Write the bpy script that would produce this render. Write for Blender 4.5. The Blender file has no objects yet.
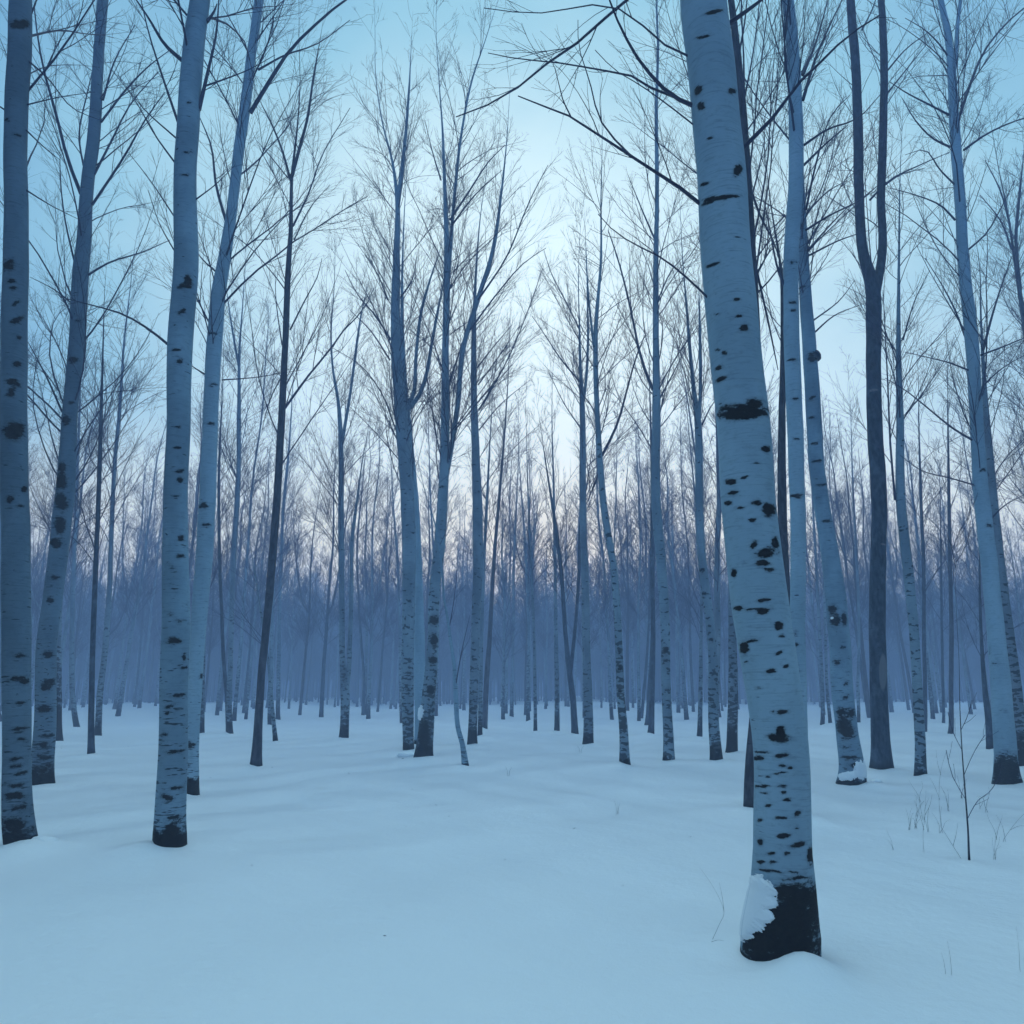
import bpy, bmesh, math, random
import numpy as np

random.seed(7)
rng = np.random.default_rng(11)
C = bpy.context.scene.collection

# ------------------------------------------------------------------ camera geometry
F, HORIZON, CAMZ = 731.0, 690.0, 1.5
PITCH = math.atan((HORIZON - 512.0) / F)
CAM = np.array([0.0, 0.0, CAMZ])
FW = np.array([0, math.cos(PITCH), math.sin(PITCH)])
UP = np.array([0, -math.sin(PITCH), math.cos(PITCH)])

def ray(x, y):
    return FW * F + np.array([1.0, 0, 0]) * (x - 512.0) + UP * (512.0 - y)

def at_depth(x, y, Y):
    """world point on the line of sight of a photo pixel at distance Y, and metres per pixel there"""
    d = ray(x, y)
    t = Y / d[1]
    return CAM + d * t, t

def project(P):
    v = P - CAM
    a = v @ FW
    return 512.0 + F * v[..., 0] / a, 512.0 - F * (v @ UP) / a

# ------------------------------------------------------------------ snow surface
mounds = []          # x, y, height, radius

def undulate(X, Y):
    r = np.sqrt(X * X + Y * Y)
    fade = np.clip((r - 2.0) / 8.0, 0.15, 1.0)
    h = (0.030 * np.sin(X * 0.55 + 0.7) * np.cos(Y * 0.42 + 0.3) + 0.022 * np.sin(X * 1.27 + Y * 0.83)
         + 0.012 * np.sin(X * 2.6 - Y * 1.9 + 1.0) + 0.05 * np.sin(X * 0.11 + 2.0) * np.sin(Y * 0.13))
    h = h + 0.016 * np.sin(X * 3.1 + 1.3 * np.sin(Y * 1.1)) * np.sin(Y * 2.3 + 1.7 * np.sin(X * 0.9)) + 0.007 * np.sin(X * 7.3 + 2 * np.sin(Y * 2.9)) * np.sin(Y * 5.7 + X * 2.1)
    far = np.clip((r - 28) / 60.0, 0, 1) * (0.16 * np.sin(X * 0.16 + 0.5 * np.sin(Y * 0.1)) + 0.10 * np.sin(X * 0.37 + Y * 0.21))
    return h * fade + far

def ground_at(X, Y, with_mounds=True):
    X = np.asarray(X, float); Y = np.asarray(Y, float)
    h = undulate(X, Y)
    if with_mounds:
        for mx, my, mh, mr in mounds:
            q = ((X - mx) ** 2 + (Y - my) ** 2) / (mr * mr)
            h = h + mh * np.exp(-q)
    return h

def base_point(x, y):
    d = ray(x, y)
    z = 0.0
    for _ in range(12):
        t = (z - CAMZ) / d[2]
        P = CAM + d * t
        z = float(undulate(P[0], P[1]))
    return P, t

# ------------------------------------------------------------------ mesh helpers
class Acc:
    def __init__(s):
        s.v = []; s.f = []; s.n = 0; s.attr = []
    def add(s, verts, quads, attr=None):
        s.v.append(verts); s.f.append(quads + s.n); s.n += len(verts)
        s.attr.append(np.zeros(len(verts)) if attr is None else attr)
    def mesh(s, name, mat, attr_name=None):
        v = np.concatenate(s.v).astype(np.float32); f = np.concatenate(s.f).astype(np.int32)
        me = bpy.data.meshes.new(name)
        me.vertices.add(len(v)); me.vertices.foreach_set('co', v.ravel())
        me.loops.add(f.size); me.loops.foreach_set('vertex_index', f.ravel())
        me.polygons.add(len(f)); me.polygons.foreach_set('loop_start', np.arange(0, f.size, f.shape[1], dtype=np.int32))
        me.polygons.foreach_set('use_smooth', np.ones(len(f), dtype=bool))
        if attr_name:
            a = me.attributes.new(attr_name, 'FLOAT', 'POINT')
            a.data.foreach_set('value', np.concatenate(s.attr).astype(np.float32))
        me.update(calc_edges=True)
        me.materials.append(mat)
        return me

def unit(a):
    return a / np.maximum(np.linalg.norm(a, axis=-1, keepdims=True), 1e-9)

def tubes(acc, P, R, S, attr=None):
    """many round tapered limbs at once: P (n,K,3), R (n,K)"""
    n, K, _ = P.shape
    if n == 0: return
    T = np.empty_like(P)
    T[:, 1:-1] = P[:, 2:] - P[:, :-2]; T[:, 0] = P[:, 1] - P[:, 0]; T[:, -1] = P[:, -1] - P[:, -2]
    T = unit(T)
    m = np.abs(P[:, -1] - P[:, 0])
    ref = np.zeros((n, 3)); ref[np.arange(n), m.argmin(1)] = 1.0
    N = unit(np.cross(T, ref[:, None, :])); B = np.cross(T, N)
    a = np.arange(S) * (2 * math.pi / S)
    V = P[:, :, None, :] + R[:, :, None, None] * (np.cos(a)[None, None, :, None] * N[:, :, None, :] + np.sin(a)[None, None, :, None] * B[:, :, None, :])
    i = np.arange(n)[:, None, None] * K * S; k = np.arange(K - 1)[None, :, None] * S; s = np.arange(S)[None, None, :]; s2 = (s + 1) % S
    q = np.stack([i + k + s, i + k + s2, i + k + S + s2, i + k + S + s], -1).reshape(-1, 4)
    acc.add(V.reshape(-1, 3), q, attr)

def catmull(pts, vals, step):
    """smooth resampling of a polyline and the values carried along it"""
    p = np.asarray(pts, float); w = np.asarray(vals, float)
    L = np.concatenate([[0], np.cumsum(np.linalg.norm(np.diff(p, axis=0), axis=1))])
    n = max(4, int(L[-1] / step) + 1)
    u = np.linspace(0, L[-1], n)
    m = np.empty_like(p)
    dl = np.diff(L)[:, None]; sl = np.diff(p, axis=0) / np.maximum(dl, 1e-6)
    m[0] = sl[0]; m[-1] = sl[-1]; m[1:-1] = (sl[1:] * dl[:-1] + sl[:-1] * dl[1:]) / (dl[1:] + dl[:-1])
    i = np.clip(np.searchsorted(L, u, 'right') - 1, 0, len(L) - 2)
    h = L[i + 1] - L[i]; t = (u - L[i]) / np.maximum(h, 1e-6)
    t = t[:, None]; h = h[:, None]
    out = (2*t**3 - 3*t**2 + 1) * p[i] + (t**3 - 2*t**2 + t) * h * m[i] + (-2*t**3 + 3*t**2) * p[i+1] + (t**3 - t**2) * h * m[i+1]
    return out, np.interp(u, L, w)

# ------------------------------------------------------------------ materials
def new_mat(name):
    m = bpy.data.materials.new(name); m.use_nodes = True
    nt = m.node_tree; nt.nodes.clear()
    out = nt.nodes.new('ShaderNodeOutputMaterial'); b = nt.nodes.new('ShaderNodeBsdfPrincipled')
    nt.links.new(b.outputs[0], out.inputs['Surface'])
    return m, nt, b

def nd(nt, t, **k):
    n = nt.nodes.new(t)
    for a, v in k.items(): setattr(n, a, v)
    return n

def math_n(nt, op, a, b=None, clamp=False):
    n = nd(nt, 'ShaderNodeMath', operation=op, use_clamp=clamp)
    for i, v in enumerate((a, b)):
        if v is None: continue
        if isinstance(v, (int, float)): n.inputs[i].default_value = v
        else: nt.links.new(v, n.inputs[i])
    return n.outputs[0]

def smooth(nt, v, lo, hi, a=0.0, b=1.0):
    n = nd(nt, 'ShaderNodeMapRange', interpolation_type='SMOOTHSTEP')
    nt.links.new(v, n.inputs['Value'])
    for k, x in (('From Min', lo), ('From Max', hi), ('To Min', a), ('To Max', b)): n.inputs[k].default_value = x
    return n.outputs[0]

def mixc(nt, fac, a, b):
    n = nd(nt, 'ShaderNodeMix', data_type='RGBA')
    if isinstance(fac, (int, float)): n.inputs[0].default_value = fac
    else: nt.links.new(fac, n.inputs[0])
    for i, v in ((6, a), (7, b)):
        if isinstance(v, tuple): n.inputs[i].default_value = (*v, 1)
        else: nt.links.new(v, n.inputs[i])
    return n.outputs[2]

def coords(nt, scale):
    tc = nd(nt, 'ShaderNodeTexCoord'); oi = nd(nt, 'ShaderNodeObjectInfo')
    off = nd(nt, 'ShaderNodeVectorMath', operation='SCALE'); off.inputs[0].default_value = (17.0, 31.0, 23.0)
    nt.links.new(oi.outputs['Random'], off.inputs['Scale'])
    add = nd(nt, 'ShaderNodeVectorMath', operation='ADD')
    nt.links.new(tc.outputs['Object'], add.inputs[0]); nt.links.new(off.outputs[0], add.inputs[1])
    mp = nd(nt, 'ShaderNodeVectorMath', operation='MULTIPLY'); mp.inputs[1].default_value = scale
    nt.links.new(add.outputs[0], mp.inputs[0])
    return mp.outputs[0]

def noise(nt, scale, detail=2.0, rough=0.5, s=1.0):
    n = nd(nt, 'ShaderNodeTexNoise'); n.inputs['Scale'].default_value = s
    n.inputs['Detail'].default_value = detail; n.inputs['Roughness'].default_value = rough
    nt.links.new(coords(nt, scale), n.inputs['Vector'])
    return n.outputs[0]

def birch_bark(name, pale, shade, len_thr=0.66, patch_thr=0.70, low_gain=0.16, lz=42, rise=0.05):
    m, nt, b = new_mat(name)
    mark = nd(nt, 'ShaderNodeAttribute', attribute_name='mark').outputs['Fac']
    low = nd(nt, 'ShaderNodeAttribute', attribute_name='low').outputs['Fac']
    tone = noise(nt, (2.2, 2.2, 1.1), 3)
    streak = noise(nt, (4, 4, 75), 4, 0.65)
    base = mixc(nt, smooth(nt, tone, 0.3, 0.7), shade, pale)
    base = mixc(nt, smooth(nt, streak, 0.52, 0.74, 0, 0.5), base, tuple(x * 0.55 for x in shade))
    lent = noise(nt, (6.5, 6.5, lz), 2, 0.55)
    tcz = nd(nt, 'ShaderNodeTexCoord'); sz = nd(nt, 'ShaderNodeSeparateXYZ'); nt.links.new(tcz.outputs['Object'], sz.inputs[0])
    lent = math_n(nt, 'ADD', lent, smooth(nt, sz.outputs['Z'], 0.0, 6.0, rise, -0.02))
    oir = nd(nt, 'ShaderNodeObjectInfo').outputs['Random']
    lent = math_n(nt, 'ADD', lent, math_n(nt, 'MULTIPLY', math_n(nt, 'SUBTRACT', oir, 0.6), 0.09))
    lent = math_n(nt, 'ADD', lent, math_n(nt, 'MULTIPLY', low, low_gain))
    l_m = smooth(nt, lent, len_thr, len_thr + 0.05)
    patch = noise(nt, (7, 7, 13), 3, 0.6)
    patch = math_n(nt, 'ADD', patch, math_n(nt, 'MULTIPLY', low, low_gain * 0.75))
    p_m = smooth(nt, patch, patch_thr, patch_thr + 0.04)
    edge = noise(nt, (15, 15, 34), 5, 0.72)
    mk = math_n(nt, 'ADD', mark, math_n(nt, 'MULTIPLY', math_n(nt, 'SUBTRACT', edge, 0.5), 2.0))
    m_m = smooth(nt, mk, 0.34, 0.78)
    # rough black foot of the trunk, ragged upper edge
    e2 = noise(nt, (6, 6, 9), 4, 0.65)
    ft = math_n(nt, 'ADD', low, math_n(nt, 'MULTIPLY', math_n(nt, 'SUBTRACT', e2, 0.5), 0.9))
    f_m = smooth(nt, ft, 0.50, 0.64)
    l_m = math_n(nt, 'MULTIPLY', l_m, 0.8)
    m_m = math_n(nt, 'MAXIMUM', m_m, smooth(nt, mk, -0.05, 0.5, 0, 0.22))
    k = math_n(nt, 'MAXIMUM', math_n(nt, 'MAXIMUM', l_m, p_m), math_n(nt, 'MAXIMUM', m_m, f_m))
    dk = mixc(nt, noise(nt, (40, 40, 40), 3), (0.004, 0.005, 0.006), (0.024, 0.022, 0.022))
    col = mixc(nt, k, base, dk)
    nt.links.new(col, b.inputs['Base Color'])
    b.inputs['Roughness'].default_value = 0.75
    b.inputs['Specular IOR Level'].default_value = 0.12
    bp = nd(nt, 'ShaderNodeBump'); bp.inputs['Strength'].default_value = 0.5; bp.inputs['Distance'].default_value = 0.012
    rough = math_n(nt, 'ADD', math_n(nt, 'MULTIPLY', k, math_n(nt, 'MULTIPLY', edge, 1.6)), math_n(nt, 'MULTIPLY', streak, 0.08))
    nt.links.new(rough, bp.inputs['Height']); nt.links.new(bp.outputs[0], b.inputs['Normal'])
    return m

def dark_bark(name, c1, c2, c3):
    m, nt, b = new_mat(name)
    n1 = noise(nt, (16, 16, 5), 4, 0.6); n2 = noise(nt, (5, 5, 3.0), 3, 0.6); n3 = noise(nt, (7, 7, 26), 3, 0.6)
    col = mixc(nt, smooth(nt, n1, 0.35, 0.65), c1, c2)
    col = mixc(nt, smooth(nt, n2, 0.50, 0.72, 0, 0.7), col, c3)
    mark = nd(nt, 'ShaderNodeAttribute', attribute_name='mark').outputs['Fac']
    low = nd(nt, 'ShaderNodeAttribute', attribute_name='low').outputs['Fac']
    f = math_n(nt, 'MAXIMUM', smooth(nt, low, 0.5, 0.95), smooth(nt, n3, 0.62, 0.68, 0, 0.6))
    col = mixc(nt, f, col, (0.012, 0.012, 0.012))
    col = mixc(nt, smooth(nt, mark, 0.4, 0.7), col, (0.16, 0.16, 0.17))
    nt.links.new(col, b.inputs['Base Color']); b.inputs['Roughness'].default_value = 0.85
    b.inputs['Specular IOR Level'].default_value = 0.2
    bp = nd(nt, 'ShaderNodeBump'); bp.inputs['Strength'].default_value = 0.6; bp.inputs['Distance'].default_value = 0.02
    nt.links.new(n1, bp.inputs['Height']); nt.links.new(bp.outputs[0], b.inputs['Normal'])
    return m

def twig_bark(name, c1, c2):
    m, nt, b = new_mat(name)
    nt.links.new(mixc(nt, noise(nt, (3, 3, 3), 2), c1, c2), b.inputs['Base Color'])
    b.inputs['Roughness'].default_value = 0.7; b.inputs['Specular IOR Level'].default_value = 0.2
    return m

def snow_mat(name, ground=False):
    m, nt, b = new_mat(name)
    big = noise(nt, (0.35, 0.35, 0.35), 3); fine = noise(nt, (9, 9, 9), 4, 0.65); grain = noise(nt, (90, 90, 90), 2)
    nt.links.new(mixc(nt, big, (0.82, 0.85, 0.87), (0.88, 0.90, 0.91)), b.inputs['Base Color'])
    b.inputs['Roughness'].default_value = 0.65
    b.inputs['Specular IOR Level'].default_value = 0.5
    b.inputs['Sheen Weight'].default_value = 0.7; b.inputs['Sheen Roughness'].default_value = 0.4
    bp = nd(nt, 'ShaderNodeBump'); bp.inputs['Strength'].default_value = 0.4; bp.inputs['Distance'].default_value = 0.045
    h = math_n(nt, 'ADD', math_n(nt, 'MULTIPLY', fine, 0.5), math_n(nt, 'MULTIPLY', grain, 0.06))
    nt.links.new(h, bp.inputs['Height']); nt.links.new(bp.outputs[0], b.inputs['Normal'])
    return m

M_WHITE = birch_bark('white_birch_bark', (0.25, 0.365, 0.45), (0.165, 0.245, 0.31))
M_SHADE = birch_bark('shaded_birch_bark', (0.155, 0.225, 0.285), (0.10, 0.15, 0.195))  # darker copy of the bark, dimness towards the left edge painted into its colour
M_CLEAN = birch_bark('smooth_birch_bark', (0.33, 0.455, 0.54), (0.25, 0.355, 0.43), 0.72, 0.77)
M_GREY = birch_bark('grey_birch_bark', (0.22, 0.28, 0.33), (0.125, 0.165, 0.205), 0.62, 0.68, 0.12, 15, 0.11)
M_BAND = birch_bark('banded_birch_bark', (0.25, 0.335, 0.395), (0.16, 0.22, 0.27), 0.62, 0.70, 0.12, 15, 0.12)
M_DARK = dark_bark('dark_bark', (0.022, 0.031, 0.046), (0.05, 0.07, 0.10), (0.095, 0.125, 0.165))
M_BROWN = dark_bark('brown_bark', (0.032, 0.034, 0.045), (0.065, 0.068, 0.09), (0.10, 0.105, 0.13))
M_TWIG = twig_bark('twig_bark', (0.033, 0.038, 0.072), (0.062, 0.069, 0.122))
M_SNOW = snow_mat('snow')
BARK = {'white': M_WHITE, 'clean': M_CLEAN, 'grey': M_GREY, 'shaded': M_SHADE, 'band': M_BAND, 'dark': M_DARK, 'brown': M_BROWN}

# ------------------------------------------------------------------ things
def thing(name, label, cat, loc, group=None):
    o = bpy.data.objects.new(name, None); C.objects.link(o)
    o.empty_display_size = 0.3
    o.location = loc; o['label'] = label; o['category'] = cat
    if group: o['group'] = group
    return o

def part(name, me, parent):
    o = bpy.data.objects.new(name, me); C.objects.link(o); o.parent = parent
    return o

# ------------------------------------------------------------------ crowns
def grow(par_P, par_R, counts, t_lo, t_hi, len_abs, ang, K, rfac, rmin, up=0.25, curve=0.10, wob=0.06, azim=None):
    """children of every parent limb: returns P (n,K,3), R (n,K), L (n)"""
    n, KP, _ = par_P.shape
    idx = np.repeat(np.arange(n), counts)
    m = len(idx)
    if m == 0: return np.zeros((0, K, 3)), np.zeros((0, K)), np.zeros(0)
    t = t_lo + (t_hi - t_lo) * rng.random(m)
    f = t * (KP - 1); i = np.minimum(f.astype(int), KP - 2); fr = (f - i)[:, None]
    A = par_P[idx, i]; Bq = par_P[idx, i + 1]
    p0 = A + (Bq - A) * fr
    r0 = par_R[idx, i] * (1 - fr[:, 0]) + par_R[idx, i + 1] * fr[:, 0]
    T = unit(Bq - A)
    v = rng.normal(size=(m, 3)); perp = unit(v - (v * T).sum(1, keepdims=True) * T)
    a = np.radians(ang[0] + (ang[1] - ang[0]) * rng.random(m))[:, None]
    d = unit(T * np.cos(a) + perp * np.sin(a) + np.array([0, 0, up]))
    L = len_abs(idx, t, m)
    P = np.empty((m, K, 3)); P[:, 0] = p0
    step = (L / (K - 1))[:, None]
    w = rng.normal(size=(m, 3)) * wob
    for k in range(1, K):
        d = unit(d + np.array([0, 0, curve]) + w + rng.normal(size=(m, 3)) * wob)
        P[:, k] = P[:, k - 1] + d * step
    rb = np.clip(np.minimum(r0 * rfac, 0.0042 * L + 0.0022), rmin, None)
    tip = np.minimum(rb, rmin)
    s = np.linspace(0, 1, K)[None, :]
    R = rb[:, None] * (1 - s) + tip[:, None] * s * 0.8
    return P, R, L

def resample(P, R, K):
    L = np.concatenate([[0], np.cumsum(np.linalg.norm(np.diff(P, axis=0), axis=1))])
    u = np.linspace(0, L[-1], K)
    return np.stack([np.interp(u, L, P[:, j]) for j in range(3)], 1), np.interp(u, L, R)

def crown(acc, stems, extra, dist, h0, density=1.0, spread=1.0, levels=4, lmax=3.6):
    """stems: list of (P,R) leaders carrying branches above local height h0; extra: traced limbs (P,R)"""
    rmin = 0.0012 + 0.00005 * dist
    l1P, l1R, l1L = [], [], []
    for P, R in stems:
        keep = P[:, 2] > h0
        if keep.sum() < 3: continue
        P = P[keep]; R = R[keep]
        ln = np.linalg.norm(np.diff(P, axis=0), axis=1).sum()
        K = 40
        Ps, Rs = resample(P, R, K)
        cnt = max(4, int(ln * 3.5 * density))
        hab = rng.uniform(-6, 8)
        def f(idx, t, m, ln=ln):
            return np.clip((0.25 * ln * (1 - t) + 0.7) * (0.4 + 0.75 * rng.random(m)), 0.3, lmax) * spread
        p, r, L = grow(Ps[None], Rs[None], np.array([cnt]), 0.0, 0.99, f, (26 + hab, 52 + hab), 9, 0.42, rmin * 1.7, up=0.18, curve=0.035, wob=0.045)
        l1P.append(p); l1R.append(r); l1L.append(L)
    for P, R in extra:
        p, r = resample(P, R, 9)
        l1P.append(p[None]); l1R.append(r[None]); l1L.append(np.array([np.linalg.norm(np.diff(p, axis=0), axis=1).sum()]))
    if not l1P: return
    P1 = np.concatenate(l1P); R1 = np.concatenate(l1R); L1 = np.concatenate(l1L)
    tubes(acc, P1, R1, 5)
    c2 = np.maximum(2, (L1 * 2.8 * min(density, 1.3) + rng.random(len(L1))).astype(int))
    P2, R2, L2 = grow(P1, R1, c2, 0.12, 0.98, lambda i, t, m: np.clip(L1[i] * 0.52 * (1.05 - 0.7 * t) * (0.4 + 0.8 * rng.random(m)), 0.2, 2.0), (20, 46), 6, 0.6, rmin * 1.15, up=0.16, curve=0.05, wob=0.04)
    tubes(acc, P2, R2, 4)
    if levels < 3: return
    c3 = np.maximum(2, (L2 * 4.6 + rng.random(len(L2))).astype(int))
    P3, R3, L3 = grow(P2, R2, c3, 0.1, 0.98, lambda i, t, m: np.clip(L2[i] * 0.62 * (1.05 - 0.6 * t) * (0.5 + 0.7 * rng.random(m)), 0.15, 1.1), (18, 38), 4, 0.7, rmin, up=0.10, curve=0.03, wob=0.05)
    tubes(acc, P3, R3, 3)
    if levels < 4: return
    c4 = np.maximum(1, (L3 * 5.0 + rng.random(len(L3))).astype(int))
    P4, R4, L4 = grow(P3, R3, c4, 0.1, 0.98, lambda i, t, m: np.clip(L3[i] * 0.7 * (0.5 + 0.7 * rng.random(m)), 0.1, 0.6), (16, 38), 3, 0.8, rmin * 0.75, up=0.06, curve=0.02, wob=0.06)
    tubes(acc, P4, R4, 3)

def skin_trunk(acc, lows, P, R, S, marks, base, low_h, flare=True, seed=0.0):
    """one stem as a slightly irregular round column; marks are bark scars at photo pixels, kept on the near face"""
    n = len(P)
    T = np.gradient(P, axis=0); T = unit(T)
    N = unit(np.cross(T, np.array([0, 1.0, 0]))); B = np.cross(T, N)
    a = np.arange(S) * (2 * math.pi / S)
    z = P[:, 2]
    rr = R.copy()
    fl = np.zeros(n)
    if flare:
        fl = flare * np.exp(-np.clip(z, 0, None) / 0.16)
    lob = 1 + fl[:, None] * (0.16 + 0.12 * np.sin(3 * a + seed)[None, :] + 0.06 * np.sin(5 * a + seed * 2.1)[None, :])
    lump = 1 + 0.025 * np.sin(2 * a[None, :] + z[:, None] * 1.7 + seed) + 0.02 * np.sin(3 * a[None, :] - z[:, None] * 3.1 + seed * 1.3) + 0.018 * np.sin(z[:, None] * 6.5 + seed + a[None, :])
    rad = rr[:, None] * lob * lump
    V = P[:, None, :] + rad[:, :, None] * (np.cos(a)[None, :, None] * N[:, None, :] + np.sin(a)[None, :, None] * B[:, None, :])
    k = np.arange(n - 1)[:, None] * S; s = np.arange(S)[None, :]; s2 = (s + 1) % S
    q = np.stack([k + s, k + s2, k + S + s2, k + S + s], -1).reshape(-1, 4)
    if flare: GRID['last'] = (V.copy(), base, P)
    V = V.reshape(-1, 3)
    mk = np.zeros(len(V))
    if marks:
        W = V + base
        px, py = project(W)
        front = np.repeat(P, S, axis=0)[:, 1] + 0.15 * np.repeat(R, S) > V[:, 1]
        for (mx, my, wx, wy, *sl) in marks:
            slope = sl[0] if sl else 0.0
            dx = (px - mx) / wx; dy = (py - my - slope * (px - mx)) / wy
            mk = np.maximum(mk, np.where(front, np.clip(1.55 - np.sqrt(dx * dx + dy * dy), 0, 1), 0))
    acc.add(V, q, mk)
    lows.append(np.exp(-np.clip(V[:, 2], 0, None) / low_h) if low_h > 0 else np.zeros(len(V)))

GRID = {}
def snow_patch(parent, spots, thick=0.035, seed=0.0):
    """wind-packed snow stuck to the near side of a trunk: a thick sheet following the bark, ragged at its edge"""
    V, base, Pc = GRID['last']
    n, S, _ = V.shape
    U, W = 6, 6
    a = np.arange(S * U) / U; i0 = a.astype(int) % S; i1 = (i0 + 1) % S; fa = (a - a.astype(int))[None, :, None]
    G = V[:, i0] * (1 - fa) + V[:, i1] * fa
    zi = np.arange((n - 1) * W + 1) / W; k0 = np.minimum(zi.astype(int), n - 2); fz = (zi - k0)[:, None, None]
    G = G[k0] * (1 - fz) + G[k0 + 1] * fz
    ctr = Pc[k0] * (1 - fz[:, :, 0]) + Pc[k0 + 1] * fz[:, :, 0]
    px, py = project(G + base)
    m = np.full(px.shape, -9.0)
    for (mx, my, wx, wy, *sl) in spots:
        dx = (px - mx) / wx; dy = (py - my - (sl[0] if sl else 0.0) * (px - mx)) / wy
        m = np.maximum(m, 1 - np.sqrt(dx * dx + dy * dy))
    x, z = G[..., 0], G[..., 2]
    m = m + 0.13 * np.sin(x * 61 + 40 * z + seed) * np.sin(z * 43 - 30 * x + seed * 2) + 0.09 * np.sin(x * 133 + 3 * np.sin(z * 60) + seed) * np.sin(z * 97 + 60 * x) + 0.06 * np.sin(x * 320 + 4 * np.sin(z * 130)) * np.sin(z * 260 - 90 * x)
    m[G[..., 1] > ctr[:, None, 1] + 0.04] = -9
    rows = np.where((m > 0).any(1))[0]
    r0, r1 = max(rows[0] - 1, 0), min(rows[-1] + 2, len(G)); G = G[r0:r1]; m = m[r0:r1]; ctr = ctr[r0:r1]
    out = G - ctr[:, None, :]; out[..., 2] = 0; out = unit(out); out[..., 2] = 0.15
    h = thick * np.sqrt(np.clip(m * 2.2, 0, 1)) + 0.002 - 0.006 * (m <= 0)
    G = G + out * h[..., None]
    ny, nx = m.shape
    i = np.arange(ny - 1)[:, None] * nx + np.arange(nx - 1)[None, :]
    q = np.stack([i, i + 1, i + nx + 1, i + nx], -1).reshape(-1, 4)
    mm = m.ravel(); q = q[(mm[q] > 0).any(1) & (mm[q] > -5).all(1)]
    used, inv = np.unique(q, return_inverse=True)
    ac = Acc(); ac.add(G.reshape(-1, 3)[used], inv.reshape(-1, 4))
    return part('snow_clump', ac.mesh('snow_clump', M_SNOW), parent)

def trunk_mesh(name, acc, lows, mat):
    me = acc.mesh(name, mat, 'mark')
    a = me.attributes.new('low', 'FLOAT', 'POINT'); a.data.foreach_set('value', np.concatenate(lows).astype(np.float32))
    return me

def snow_clump(parent, x, y, Y, rx, ry, rz, seed, lean=0.0):
    """a lump of snow lodged on or against a trunk; rx, ry, rz in metres"""
    P, _ = at_depth(x, y, Y)
    bm = bmesh.new(); bmesh.ops.create_icosphere(bm, subdivisions=5, radius=1.0)
    for v in bm.verts:
        d = v.co.normalized()
        f = 1 + 0.14 * math.sin(d.x * 3.2 + seed) * math.sin(d.z * 2.7 + seed * 2) + 0.05 * math.sin(d.x * 6 + d.z * 5 + seed) + 0.018 * math.sin(d.z * 14 + d.y * 11)
        v.co = (d.x * rx * f + lean * d.z * rz, d.y * ry * f, d.z * rz * f)
    for f in bm.faces: f.smooth = True
    me = bpy.data.meshes.new('snow_clump'); bm.to_mesh(me); bm.free(); me.materials.append(M_SNOW)
    o = part('snow_clump', me, parent); o.location = P - np.array(parent.location)
    return o

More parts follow.
